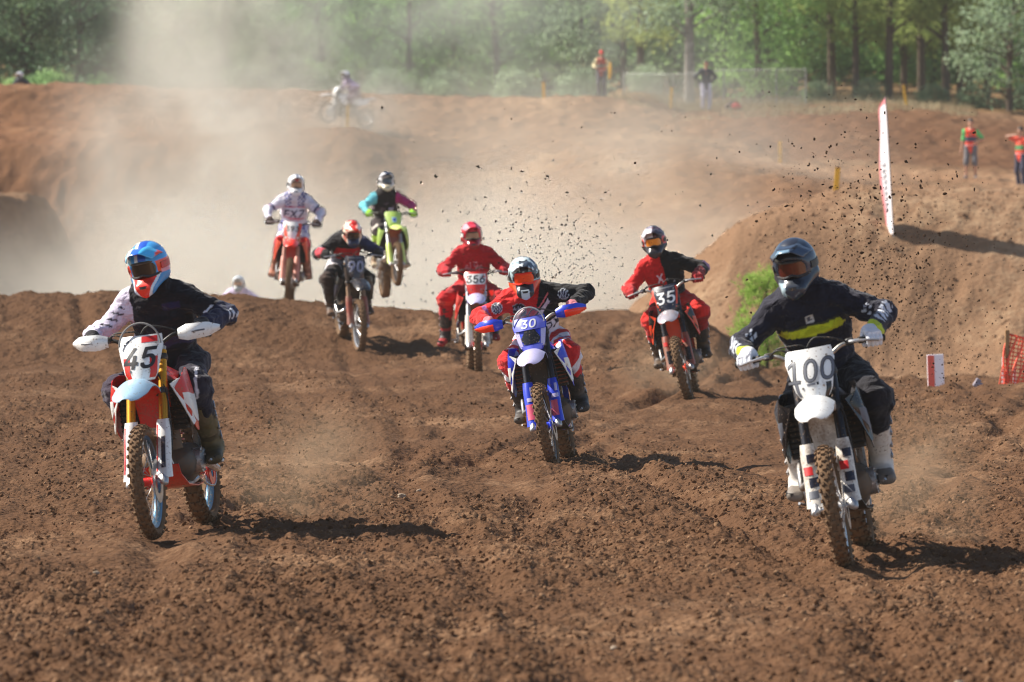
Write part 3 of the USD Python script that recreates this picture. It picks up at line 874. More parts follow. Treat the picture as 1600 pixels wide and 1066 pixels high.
    P(B, 'gear_lever', tube([(-.10, .19, .40), (.02, .215, .40), (.05, .25, .415)], .008, 6), METAL, 40)
    P(B, 'brake_pedal', tube([(-.12, -.19, .38), (.05, -.215, .36), (.09, -.24, .375)], .009, 6), METAL, 40)
    return B

# ---------------------------------------------------------------- people
def two_bone(a, c, l1, l2, pole):
    a, c, pole = (np.asarray(x, float) for x in (a, c, pole))
    d = np.linalg.norm(c - a)
    dd = min(d, (l1 + l2) * .999)
    u = (c - a) / d
    x = (l1 ** 2 - l2 ** 2 + dd ** 2) / (2 * dd)
    hgt = math.sqrt(max(l1 ** 2 - x ** 2, 1e-6))
    p = unit(pole - u * (pole @ u))
    return a + u * x * (d / dd) + p * hgt


def seg_t(P, a, b):
    a, b = np.asarray(a), np.asarray(b)
    ab = b - a
    t = np.clip((P - a) @ ab / (ab @ ab), 0, 1)
    return np.linalg.norm(P - a - t[:, None] * ab, axis=1), t


def lin(c):
    """sRGB 0-255 to linear."""
    c = np.asarray(c, float) / 255.0
    return np.where(c < .04, c / 12.92, ((c + .055) / 1.055) ** 2.4)


class Q:
    pass


def torso_frame(J):
    up = unit(J['chest'] - J['pelvis'])
    left = unit((J['shL'] - J['shR']) - up * ((J['shL'] - J['shR']) @ up))
    return up, left, np.cross(left, up)


def jersey_coords(V, J):
    q = Q()
    up, left, fwd = torso_frame(J)
    q.P = V
    q.s = (V - J['pelvis']) @ up / np.linalg.norm(J['chest'] - J['pelvis'])
    q.l = (V - J['pelvis']) @ left
    q.f = (V - J['pelvis']) @ fwd
    d0 = seg_t(V, J['pelvis'], J['chest'])[0] - .15
    q.arm, q.t, best = np.zeros(len(V), int), np.zeros(len(V)), d0
    q.out, q.tan = np.zeros(len(V)), np.zeros(len(V))
    for sgn, k in ((1, 'L'), (-1, 'R')):
        d1, t1 = seg_t(V, J['sh' + k], J['el' + k])
        d2, t2 = seg_t(V, J['el' + k], J['wr' + k])
        d, t = np.minimum(d1, d2), np.where(d1 < d2, t1, 1 + t2)
        out = (V - J['sh' + k]) @ left * sgn
        m = (d - .062 < best) & ((out > -.025) | (t > .35))
        q.arm[m], q.t[m] = sgn, t[m]
        best = np.where(m, d - .062, best)
        view = fwd * .9 + up * .4
        for lo_, p0, p1 in ((0, J['sh' + k], J['el' + k]), (1, J['el' + k], J['wr' + k])):
            ax = unit(p1 - p0)
            n = unit(view - ax * (view @ ax))
            tn = np.cross(ax, n) * (1 if sgn == 1 else -1)
            mm = (q.arm == sgn) & (q.t >= lo_) & (q.t <= lo_ + 1)
            q.out[mm], q.tan[mm] = (V[mm] - p0) @ n, (V[mm] - p0) @ tn
    return q


def leg_coords(V, J):
    q = Q()
    q.P = V
    up, left, fwd = torso_frame(J)
    q.leg, q.t, best = np.zeros(len(V), int), np.zeros(len(V)), np.linalg.norm(V - J['pelvis'], axis=1) - .14
    q.l = (V - J['pelvis']) @ left
    q.out = np.zeros(len(V))
    for sgn, k in ((1, 'L'), (-1, 'R')):
        d1, t1 = seg_t(V, J['hip' + k], J['kn' + k])
        d2, t2 = seg_t(V, J['kn' + k], J['an' + k])
        d, t = np.minimum(d1, d2), np.where(d1 < d2, t1, 1 + t2)
        m = d - .08 < best
        q.leg[m], q.t[m] = sgn, t[m]
        best = np.where(m, d - .08, best)
        q.out = np.where(m, (V[:, 1] - J['kn' + k][1]) * sgn, q.out)
    q.z = V[:, 2]
    return q


def paint(n, base):
    return np.tile(np.asarray(base, float), (n, 1))


def head_matrix(J):
    y, p, r = J.get('head_ypr', (0, 0, 0))
    M = trimesh.transformations.translation_matrix(J['head']) @ rot((0, 0, 1), y) @ rot((0, 1, 0), p) @ rot((1, 0, 0), r)
    return M


def goggle_xy(ang):
    return np.array([-.005 + .130 * math.cos(ang), .112 * math.sin(ang)])


def make_helmet(person, J, cfg, h, near):
    M = head_matrix(J)
    b = Blob([(-.15, -.13, -.19), (.20, .13, .16)], h, .03)
    b.ell((-.012, 0, .018), (.140, .121, .132))
    b.ell((-.03, 0, -.05), (.115, .112, .085), k=.03)
    for s in (1, -1):
        b.cone((.0, .090 * s, -.055), (.13, .036 * s, -.115), .036, .029, .03)
    b.cone((.13, .033, -.112), (.13, -.033, -.112), .029, .029, .03)
    b.cone((.08, 0, -.085), (.145, 0, -.150), .050, .016, .05)
    b.ell((.145, 0, -.004), (.095, .108, .053), k=.012, cut=True)
    b.cone((0, 0, -.25), (0, 0, -.09), .088, .085, .02, cut=True)
    m = b.mesh()
    V = np.asarray(m.vertices)
    tint = cfg['helmet'](V)
    m = m.copy()
    m.apply_transform(M)
    H = part(person, 'helmet', m, HELMET, True, tint)

    def put(name, mm, lk, tint=None, smooth=40, label=None):
        mm = mm.copy()
        mm.apply_transform(M)
        part(H, name, mm, lk, smooth if tint is None else True, tint, label)
    U, W = np.meshgrid(np.linspace(-1, 1, 25), np.linspace(0, 1, 13), indexing='ij')
    hw = np.interp(W, [0, .5, 1], [.118, .112, .085])
    X = .045 + .145 * W - .035 * U ** 2 * W - .03 * U ** 2
    Z = .118 - .052 * np.abs(U) ** 2.2 + .028 * W - .040 * W ** 2 + cfg.get('peak_up', 0) * W
    Z = Z + .012 * np.exp(-((np.abs(U) - .45) / .18) ** 2) * (1 - W * .6)
    pk = sheet(np.stack([X, U * hw, Z], -1), .006)
    pv = np.asarray(pk.vertices)
    put('visor_peak', pk, HELMET, cfg.get('peak', cfg['helmet'])(pv))
    a = np.linspace(-1.08, 1.08, 21)
    v = np.linspace(-1, 1, 9)
    A, Vv = np.meshgrid(a, v, indexing='ij')
    hh = .043 * (1 - .25 * (np.abs(A) / 1.08) ** 4) - .012 * np.exp(-(A / .22) ** 2) * (Vv < 0)
    G = np.stack([-.020 + .142 * np.cos(A) * 1.0, .108 * np.sin(A), -.004 + Vv * hh], -1)
    put('goggle_lens', sheet(G, .003), cfg['lens'])
    bd = np.vstack([G[:, 0], G[-1, 1:-1], G[::-1, -1], G[0, -2:0:-1]])
    put('goggle_frame', tube(np.vstack([bd, bd[:2]]), .0085, 7), cfg.get('goggle_frame', DARK))
    an = np.linspace(1.05, 2 * np.pi - 1.05, 30)
    st = np.stack([-.012 + .143 * np.cos(an), .1245 * np.sin(an), -.002 + 0 * an], -1)
    put('goggle_strap', sheet(np.stack([st + np.array([0, 0, dz]) for dz in (-.02, 0, .02)], 1), .004), cfg.get('strap', DARK))
    VY, VZ = np.meshgrid(np.linspace(-.024, .024, 7), np.linspace(-.110, -.094, 4), indexing='ij')
    put('mouth_vent', sheet(np.stack([.166 - 6 * VY ** 2 - .2 * (VZ + .1), VY, VZ], -1), .004), cfg.get('vent', DARK))


def make_face_head(b, J, k):
    """A head with brow, nose, chin, mouth and ears, blended into the body."""
    M = head_matrix(J)
    R = M[:3, :3]
    at = lambda p: (M @ np.array([*p, 1.0]))[:3]
    b.ell(at((-.008, 0, .02)), (.098, .076, .108), R, k)
    b.ell(at((.035, 0, -.055)), (.055, .052, .062), R, .03)
    b.cone(at((.088, 0, .01)), at((.108, 0, -.022)), .010, .015, .012)
    for s in (1, -1):
        b.ell(at((.085, .032 * s, .018)), (.012, .02, .012), R, .012, cut=True)
        b.ell(at((.078, .032 * s, .016)), (.013, .014, .012), R, .006)
        b.ell(at((-.005, .078 * s, .0)), (.02, .010, .032), R, .008)
    b.cone(at((.088, -.018, -.056)), at((.088, .018, -.056)), .008, .008, .01)


def make_hand(b, w, g, fwd, along, sgn, k=.006, glove=1.0, relaxed=False):
    """A hand from wrist w that closes round a bar through g (bar direction along, from thumb to little finger), or hangs slightly curled."""
    along = unit(along)
    fwd = unit(fwd - along * (fwd @ along))
    up = np.cross(fwd, along)
    if up[2] < 0:
        up = -up
    pt = lambda x, y, z: g + fwd * x + along * y + up * z
    r = .0102 * glove
    b.cone(w, pt(-.055, 0, .035), .029 * glove, .026 * glove, .02)
    for y in (-.028, 0, .026):
        b.cone(pt(-.06, y * .8, .034), pt(.004, y, .036), .018 * glove, .016 * glove, .014)
    for i, (y, ln) in enumerate(((-.036, .96), (-.012, 1.06), (.012, 1.0), (.035, .82))):
        a0 = pt(.006, y, .036)
        a1 = pt(.006 + .036 * ln, y, .016)
        a2 = pt(.004 + .032 * ln, y, -.018)
        a3 = pt(.002, y, -.030 * ln)
        b.cone(a0, a1, r * 1.12, r, .005)
        b.cone(a1, a2, r, r * .95, .004)
        b.cone(a2, a3, r * .95, r * .82, .004)
    b.cone(pt(-.05, -.035, .02), pt(-.022, -.052, -.004), .016 * glove, .013 * glove, .012)
    b.cone(pt(-.022, -.052, -.004), pt(.012, -.050, -.028), .0125 * glove, .0105 * glove, .005)


def hanging_hand(b, el, w, k=.005):
    d = unit(w - el)
    side = unit(np.cross(d, (0, 1, 0))) if abs(d[1]) < .9 else np.array([1.0, 0, 0])
    b.cone(w, w + d * .05, .026, .028, .015)
    across = unit(np.cross(d, np.cross(side, d)))
    fw = side
    nrm = np.cross(d, fw)
    for y, ln in ((-.027, .9), (-.009, 1.05), (.009, 1.0), (.026, .8)):
        p0 = w + d * .075 + fw * y
        b.cone(w + d * .03 + fw * y * .8, p0, .013, .0105, .01)
        p1 = p0 + d * .038 * ln + nrm * .010
        p2 = p1 + d * .028 * ln + nrm * .018
        b.cone(p0, p1, .0098, .009, .004)
        b.cone(p1, p2, .009, .0075, .004)
    b.cone(w + d * .02 + fw * -.026, w + d * .06 + fw * -.05, .013, .0105, .01)
    b.cone(w + d * .06 + fw * -.05, w + d * .085 + fw * -.052 + nrm * .012, .0105, .009, .004)


def make_boot(person, J, k, cfg, h):
    an, kn, toe = J['an' + k], J['kn' + k], J['toe' + k]
    fd = unit((toe - an) * np.array([1, 1, 0])) if abs((toe - an)[2]) < .12 else unit(toe - an)
    sole_up = unit(np.cross(fd, np.cross(unit(kn - an), fd)))
    side = np.cross(sole_up, fd)
    up = unit(kn - an)
    heel = an - sole_up * .065 - fd * .055
    b = Blob([an + up * .34, heel, toe - sole_up * .05, an], h, .13)
    b.cone(an + up * .02, an + up * .17, .060, .066, .03)
    b.cone(an + up * .17, an + up * .32, .066, .079, .03)
    b.cone(heel + sole_up * .01, an + fd * .02, .044, .060, .03)
    for s in (-.018, .018):
        b.cone(an + side * s + fd * .01 - sole_up * .035, toe + side * s * 1.1 - sole_up * .02, .044, .031, .03)
    m = b.mesh()
    m = wrinkle(m, .004, 22, 5)
    V = np.asarray(m.vertices)
    q = Q()
    q.t = (V - an) @ up / .32
    q.f = (V - an) @ fd
    q.u = (V - an) @ sole_up
    q.out = (V - an) @ side * (1 if k == 'L' else -1)
    q.P = V
    B = part(person, 'boot', m, cfg.get('boot_look', BOOT), True, cfg['boot'](q))
    # sole, shin plate and buckles
    outline = [(-.10, 0), (-.085, .036), (-.02, .040), (.06, .046), (.14, .046), (.185, .030), (.20, 0), (.185, -.030), (.14, -.046), (.06, -.046), (-.02, -.040), (-.085, -.036)]
    L = np.linalg.norm((toe - an) @ fd) + .035
    sc = L / .20
    pts = np.array([an + fd * x * sc + side * y for x, y in outline])
    lo, hi = pts - sole_up * .086, pts - sole_up * .066
    m2 = trimesh.convex.convex_hull(np.vstack([lo, hi]))
    part(B, 'sole', m2, cfg.get('sole', RUBBER), 30)
    fr = unit(fd - up * (fd @ up))
    sd = np.cross(up, fr)
    z = np.linspace(.10, .315, 7)
    a = np.linspace(-.75, .75, 9)
    rr = np.interp(z, [.02, .17, .32], [.064, .071, .084])
    G = an + up * z[:, None, None] + fr * (rr[:, None] * np.cos(a))[..., None] + sd * (rr[:, None] * np.sin(a))[..., None]
    part(B, 'shin_plate', sheet(G, .006), cfg.get('shin_plate', DARK), 40)
    s = 1 if k == 'L' else -1
    for zz in (.05, .12, .20, .27):
        r_ = float(np.interp(zz, [.02, .17, .32], [.064, .070, .083]))
        c = an + up * zz + sd * s * r_
        R = np.eye(4)
        R[:3, 0], R[:3, 1], R[:3, 2] = fr, sd, up
        part(B, 'buckle', rbox(c, (.075, .012, .022), .004, R), cfg.get('buckle', METAL), 35)


def rider_joints(c, S):
    """Joints of a rider on a bike (bike coordinates). c: hip, chest, half shoulder width, shoulder tilt, feet, elbow directions."""
    J = {}
    J['pelvis'], J['chest'] = np.array(c.get('hip', (-.22, 0, 1.03))), np.array(c.get('chest', (.02, 0, 1.42)))
    tl = c.get('sh_tilt', 0.0)
    tw = c.get('sh_twist', 0.0)
    for s, k in ((1, 'L'), (-1, 'R')):
        J['hip' + k] = J['pelvis'] + np.array([.0, .095 * s, -.02])
        J['sh' + k] = J['chest'] + np.array([tw * s, (.168 * s), tl * s - .03])
        ft = np.array(c.get('foot' + k, (-.13, .225 * s, .405)))
        td = np.array(c.get('toe' + k, (.17, .03 * s, -.01)))
        J['an' + k] = ft + np.array([-.03, 0, .095])
        J['toe' + k] = J['an' + k] + td + np.array([0, 0, -.055])
        J['kn' + k] = two_bone(J['hip' + k], J['an' + k], .44, .44, c.get('knee' + k, (1.0, .22 * s, .3)))
        grip = np.array([.258, .348 * s, 1.191, 1.0])
        end, inn = np.array([.232, .412 * s, 1.187, 1.0]), np.array([.287, .275 * s, 1.198, 1.0])
        g = (S @ grip)[:3]
        J['grip' + k], J['along' + k] = g, (S @ (end - inn))[:3]
        J['wr' + k] = g + np.array(c.get('wrist' + k, (-.085, .012 * s, .045)))
        J['el' + k] = two_bone(J['sh' + k], J['wr' + k], .285, .255, c.get('elbow' + k, (-.7, .6 * s, -.3)))
    up = unit(J['chest'] - J['pelvis'])
    J['neck'] = J['chest'] + up * .05 + np.array([.02, 0, .02])
    J['head'] = J['chest'] + np.array(c.get('head', (.125, 0, .20)))
    J['head_ypr'] = c.get('head_ypr', (0, 8, 0))
    return J


def make_rider(label, M, c, cfg, bike_steer, h=.009, near=True, group='riders in the race pack'):
    J = rider_joints(c, steer_matrix(bike_steer))
    p = thing('person', label, 'person', M, group)
    dress_person(p, J, cfg, h, near)
    return p


def dress_person(p, J, cfg, h, near):
    allp = np.array([v for k, v in J.items() if isinstance(v, np.ndarray) and not k.startswith('along')])
    # the body: one continuous surface inside the clothes
    b = Blob(allp, .016, .16)
    b.cone(J['pelvis'], J['chest'] - .06 * unit(J['chest'] - J['pelvis']), .085, .085, .04)
    b.cone(J['chest'] - .03 * unit(J['chest'] - J['pelvis']), J['neck'], .058, .052, .03).cone(J['neck'], J['head'], .055, .05, .03)
    b.ell((head_matrix(J) @ np.array([0, 0, .01, 1]))[:3], (.088, .07, .1), head_matrix(J)[:3, :3], .03)
    for k in 'LR':
        b.cone(J['chest'], J['sh' + k], .06, .052, .04).cone(J['sh' + k], J['el' + k], .048, .038, .03).cone(J['el' + k], J['wr' + k], .036, .025, .02)
        b.cone(J['hip' + k], J['kn' + k], .078, .055, .03).cone(J['kn' + k], J['an' + k], .052, .036, .03).cone(J['an' + k], J['an' + k] * .5 + J['toe' + k] * .5, .034, .022, .02)
    part(p, 'body', b.mesh(), SKIN, True)
    # jersey
    b = Blob([v for k, v in J.items() if k[:2] in ('pe', 'ch', 'sh', 'el', 'wr', 'ne')], h, .21)
    up, left, fwd = torso_frame(J)
    bulk = cfg.get('bulk', 1.0)
    for s in (1, -1):
        b.cone(J['pelvis'] + left * .055 * s + up * .02, J['pelvis'] * .4 + J['chest'] * .6 + left * .06 * s, .112 * bulk, .120 * bulk, .05)
        b.cone(J['pelvis'] * .4 + J['chest'] * .6 + left * .06 * s + fwd * .01, J['chest'] + left * .075 * s - up * .02 + fwd * .005, .122 * bulk, .102 * bulk, .05)
    for k in 'LR':
        b.cone(J['chest'], J['sh' + k], .094, .070, .05)
        b.cone(J['sh' + k], J['el' + k], .069 * bulk, .056 * bulk, .035)
        b.cone(J['el' + k], J['wr' + k], .058 * bulk, .042, .03)
    b.cone(J['chest'], J['neck'] + (J['neck'] - J['chest']) * .25, .092, .072, .06)
    m = wrinkle(wrinkle(b.mesh(), .026, 8.0, 3), .014, 19.0, 5)
    part(p, 'jersey', m, CLOTH, True, cfg['jersey'](jersey_coords(np.asarray(m.vertices), J)))
    # trousers
    b = Blob([v for k, v in J.items() if k[:2] in ('pe', 'hi', 'kn', 'an')], h, .19)
    b.cone(J['hipL'], J['hipR'], .118, .118, .04)
    b.cone(J['pelvis'], J['pelvis'] + up * .08, .125, .118, .04)
    for k in 'LR':
        d = unit(J['an' + k] - J['kn' + k])
        fr = unit(unit(J['hip' + k] - J['kn' + k]) * -1 + unit(J['an' + k] - J['kn' + k]) * -1)
        b.cone(J['hip' + k], J['kn' + k], .112, .084, .04)
        b.cone(J['kn' + k], J['an' + k] - d * (.27 if not cfg.get('shoes') else .03), .086, .070 if not cfg.get('shoes') else .062, .04)
        b.ell(J['kn' + k] + fr * .03, (.07, .062, .085), k=.03)
    m = wrinkle(wrinkle(b.mesh(), .026, 7.5, 11), .013, 17.0, 13)
    part(p, 'trousers', m, CLOTH, True, cfg['trousers'](leg_coords(np.asarray(m.vertices), J)))
    for k, s in (('L', 1), ('R', -1)):
        make_boot(p, J, k, cfg, max(h * .8, .007))
        b = Blob([J['grip' + k], J['wr' + k]], .0042 if near else .007, .085)
        b.cone(J['wr' + k] + unit(J['el' + k] - J['wr' + k]) * .05, J['wr' + k], .036, .031, .015)
        make_hand(b, J['wr' + k], J['grip' + k], J['grip' + k] - J['wr' + k] + np.array([.03, 0, .0]), J['along' + k], s, glove=1.12)
        m = b.mesh()
        V = np.asarray(m.vertices)
        part(p, 'glove', m, CLOTH, True, cfg['glove'](V, seg_t(V, J['el' + k], J['wr' + k])[1], k))
    make_helmet(p, J, cfg, .0055 if near else .008, near)


SKIN = look('skin', (.45, .24, .16), .55, dirt=.05)
CLOTH = cloth('printed_fabric', dirt=.16)
BOOT = cloth('boot_leather', dirt=.42, rough=.55, spec=.4, wd=.003)
HELMET = cloth('painted_shell', dirt=.12, rough=.28, spec=.5, coat=.5, wr=3)

# ---------------------------------------------------------------- the riders and their bikes
def sight(X, D):
    return (X - 800.0) / FPX * D


def bike_matrix(X, D, yaw, lean, pitch=None, z=None):
    """Front tyre's contact on the line of sight X at distance D; yaw turns the bike towards the picture's left, lean tips it that way."""
    x, th = sight(X, D), math.radians(-90 - yaw)
    fwd = np.array([math.cos(th), math.sin(th)])
    zf = base_z(np.array([x]), np.array([D]))[0] - .02
    xr, yr = np.array([x, D]) - fwd * 1.48
    zr = base_z(np.array([xr]), np.array([yr]))[0] - .02
    if pitch is None:
        pitch = math.degrees(math.atan2(zf - zr, 1.48))
    if z is None:
        z = zf
    T = trimesh.transformations.translation_matrix
    return T((x, D, z)) @ rot((0, 0, 1), -90 - yaw) @ rot((1, 0, 0), lean) @ rot((0, 1, 0), -pitch) @ T((-.74, 0, 0))


def g(r, gg=None, b=None):
    return lin((r, gg, b)) if gg is not None else lin((r, r, r))


WHITE, BLACK, NAVY = g(225), g(22, 22, 25), g(20, 22, 38)


def plastic(n, c, dirt=.30, rough=.32):
    return look(n, tuple(c), rough, dirt=dirt, coat=.25)


W_PL = plastic('white_plastic', g(228, 228, 226), .2)
W_DIRTY = plastic('muddy_white_plastic', g(222, 216, 206), .42)
BLK_GLOSS = plastic('glossy_black_plastic', g(20, 21, 26), .2, .2)
RED_PL = plastic('red_plastic', g(205, 28, 22))
ORANGE_PL = plastic('orange_plastic', g(225, 62, 22))
NEON_OR = plastic('bright_orange_red_plastic', g(245, 52, 22), .08)
BLUE_PL = plastic('blue_plastic', g(35, 62, 200), .12)
LBLUE_PL = plastic('pale_blue_plastic', g(165, 200, 225), .12)
NAVY_PL = plastic('navy_plastic', g(22, 28, 48), .25)
GREEN_PL = plastic('fluorescent_green_plastic', g(168, 200, 96), .3)
YGREEN_PL = plastic('fluorescent_yellow_plastic', g(205, 226, 116), .25)
PINK_PL = plastic('pink_decal', g(220, 90, 120), .15)
LILAC_PL = plastic('lilac_decal', g(190, 185, 225), .12)
RBROWN_PL = plastic('red_brown_plastic', g(140, 60, 38), .4)
GOLD = look('gold_anodised', tuple(g(214, 150, 40)), .35, metal=.7, dirt=.25)
DKFORK = look('dark_fork_tube', (.03, .032, .04), .3, metal=.6, dirt=.2)
SILVER = look('silver_fork_tube', (.6, .6, .6), .35, metal=.8, dirt=.3)
BRFORK = look('brown_fork_tube', (.28, .17, .10), .4, metal=.5, dirt=.4)
INK = look('black_ink', (.012, .012, .016), .5, dirt=.05)
INKBLUE = look('blue_ink', tuple(g(30, 60, 190)), .5, dirt=.05)
INKWHITE = look('white_ink', tuple(g(230)), .5, dirt=.06)
GREYINK = look('grey_ink', tuple(g(95, 98, 108)), .5, dirt=.06)
REDINK = look('red_ink', tuple(g(210, 30, 35)), .5, dirt=.06)
BARBLK = look('black_bar', (.025, .025, .027), .35, metal=.5, dirt=.15)
BARALU = look('alloy_bar', (.5, .48, .44), .35, metal=.9, dirt=.2)
RIMBLK = look('dark_rim', (.03, .03, .035), .35, metal=.6, dirt=.35)
RIMALU = look('alloy_rim', (.55, .57, .60), .3, metal=.9, dirt=.3)
RIMBLUE = look('blue_rim', tuple(g(70, 110, 140)), .3, metal=.7, dirt=.3)
PADGREY = look('grey_pad', tuple(g(120, 118, 118)), .7, dirt=.1)
PADBLK = look('black_pad', (.03, .03, .032), .75, dirt=.15)
CLEAR = usdkit.material(stage, '/World/Looks/clear_screen', {"f": ("fresnel", {"IOR": 1.45}), "fa": ("math", {"math_type": "multiply_add", "value2": .8, "value3": .12}), "t": ("transparent_bsdf", {"color": (.93, .80, .82)}), "gl": ("glossy_bsdf", {"roughness": .08, "color": (.9, .85, .85)}), "m": ("mix_closure", {})},
                        [("f.fac", "fa.value1"), ("fa.value", "m.fac"), ("t.BSDF", "m.closure1"), ("gl.BSDF", "m.closure2")], surface="m.closure")


def lens(n, c, rough=.08, metal=.0):
    return look(n, tuple(c), rough, metal=metal, dirt=.06, coat=.8)


L_DARK, L_ORANGE, L_AMBER = lens('dark_lens', g(24, 18, 18)), lens('orange_lens', g(240, 66, 20), .12), lens('amber_lens', g(235, 140, 45), .12)
L_BROWN, L_RED, L_SMOKE, L_TAN = lens('brown_lens', g(60, 42, 32)), lens('dark_red_lens', g(75, 26, 18)), lens('smoke_lens', g(50, 52, 62)), lens('tan_lens', g(165, 130, 105), .2)


def stripes(x, period, duty, ph=0.0):
    return ((x / period + ph) % 1.0) < duty


# ----- rider 45
def j45(q):
    n = len(q.P)
    c = paint(n, g(20, 21, 32))
    c[(q.arm == 0) & (np.abs(q.s - .40 - .05 * np.sin(q.l * 20)) < .07)] = g(52, 48, 78)
    c[(q.arm == 0) & (q.s < .46) & (q.l < -.085)] = g(86, 80, 112)
    r = (q.arm == -1) | ((q.arm == 0) & (q.l < -.155) & (q.s > .68))
    c[r] = g(214, 206, 226)
    c[(q.arm == -1) & (q.out > 0) & (np.abs(q.tan) < .03) & stripes(q.t + q.tan * 2.2, .17, .30) & (q.t > .2) & (q.t < 1.45)] = g(26, 26, 40)
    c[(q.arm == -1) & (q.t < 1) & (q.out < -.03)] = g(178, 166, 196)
    l = q.arm == 1
    c[l & (q.t > .75)] = g(24, 32, 62)
    c[l & (q.out > 0) & (np.abs(q.tan) < .032) & stripes(q.t + q.tan * 1.5, .155, .38) & (q.t > .55) & (q.t < 1.35)] = g(205, 210, 222)
    c[(q.arm == 0) & (np.abs(q.s - .93) < .05) & (q.l > .04)] = g(40, 32, 70)
    return c


def t45(q):
    c = paint(len(q.P), g(24, 24, 42))
    c[(q.leg != 0) & (q.t > .82) & (q.t < 1.25)] = g(34, 32, 48)
    c[(q.leg == -1)] = g(52, 44, 62)
    k = (q.leg == 1) & (q.t > .86) & (q.t < 1.12)
    ang = np.abs(np.hypot((q.t - .99) * .45, (q.out - .0)) - .036)
    c[k & (ang < .008)] = g(205, 205, 215)
    c[(q.leg == 1) & (q.t > .1) & (q.t < .8) & (q.out > .055)] = g(66, 62, 100)
    return c


def h45(V):
    c = paint(len(V), g(68, 158, 226))
    x, y, z = V.T
    c[(z > .05) & (np.abs(y - .005) < .035)] = g(30, 84, 190)
    c[(z > .04) & (y < -.012) & (y > -.036)] = g(232, 240, 246)
    c[(z > .03) & (y < -.06)] = g(150, 214, 240)
    c[(z < .035) & (np.abs(y) > .085)] = g(240, 74, 36)
    c[(z < -.015) & (np.abs(y) > .1)] = g(232, 150, 160)
    c[(z < -.045)] = g(70, 140, 196)
    v = np.abs(y) - .078 - .50 * (z + .05)
    c[(z < -.045) & (v < .016)] = g(222, 228, 234)
    c[(z < -.045) & (v < .0)] = g(232, 50, 32)
    return c


def pk45(V):
    c = paint(len(V), g(70, 176, 232))
    y = V[:, 1]
    c[np.abs(y) < .03] = g(36, 100, 205)
    c[(y < -.03) & (y > -.055)] = g(236, 242, 247)
    c[y < -.055] = g(140, 210, 238)
    c[np.abs(y) > .098] = g(240, 74, 40)
    return c


def boots(base, accent=None, sole_band=None):
    def f(q):
        c = paint(len(q.P), base)
        if accent is not None:
            c[(q.t > .62) & (q.t < .82)] = accent
            c[(q.t > .2) & (q.t < .34)] = accent
            c[(q.u < -.035) & (q.f > .10)] = accent
        if sole_band is not None:
            c[(q.t > .9)] = sole_band
        return c
    return f


def glove(base, cuff):
    def f(V, t, k):
        c = paint(len(V), base)
        c[t < .97] = cuff
        return c
    return f


M45 = bike_matrix(242, 33.5, 9, 7.5)
bike45 = dict(rim=RIMBLUE, hub=RED_PL, fork_upper=GOLD, guard=W_PL, guard_marks=[(.42, .60, -.15, .38, NAVY_PL), (.40, .67, -.95, -.68, RED_PL)], bar=BARBLK, pad=W_PL, hoop=PADGREY, handguard=W_PL, handguard_mark=GREYINK,
              plate=W_PL, plate_marks=[(-.98, -.62, .05, .52, .25, RED_PL), (.62, .98, .05, .52, -.25, RED_PL), (.10, .80, .84, .97, 0, REDINK), (-.8, -.35, .86, .92, 0, GREYINK)],
              number=('45', .118, INK, .22, 1.02, .50), fender=LBLUE_PL, liner=RED_PL, fender_marks=[(0, 4, 5, 14, W_PL), (11, 15, 4, 12, W_PL)], frame=METAL, shroud=RED_PL, shroud2=W_PL, shroud_edge=W_PL, seat=SEAT, skid=RED_PL, side=W_PL, rear_fender=RED_PL, spring=RED_PL, steer=1, caliper=METAL, sprocket=RED_PL)
make_bike('white and red dirt bike with black 45 plate, gold forks and white handguards', M45, bike45)
make_rider('rider on bike 45 in blue helmet with orange chin, navy jersey with one pale sleeve', M45,
           dict(hip=(-.32, .01, 1.03), chest=(-.12, .015, 1.435), sh_tilt=-.005, head=(.15, .0, .18), head_ypr=(-9, 10, 3), elbowR=(-.7, -.7, -.5), elbowL=(-.9, .6, -.1), kneeL=(1, .15, .3), kneeR=(1, -.35, .2)),
           dict(jersey=j45, trousers=t45, helmet=h45, peak=pk45, lens=L_DARK, boot=boots(g(96, 84, 52), g(70, 62, 42)), shin_plate=look('olive_shin_plate', tuple(g(92, 86, 56)), .6, dirt=.4), glove=glove(g(30, 30, 36), g(24, 26, 40)), strap=RED_PL), 1)


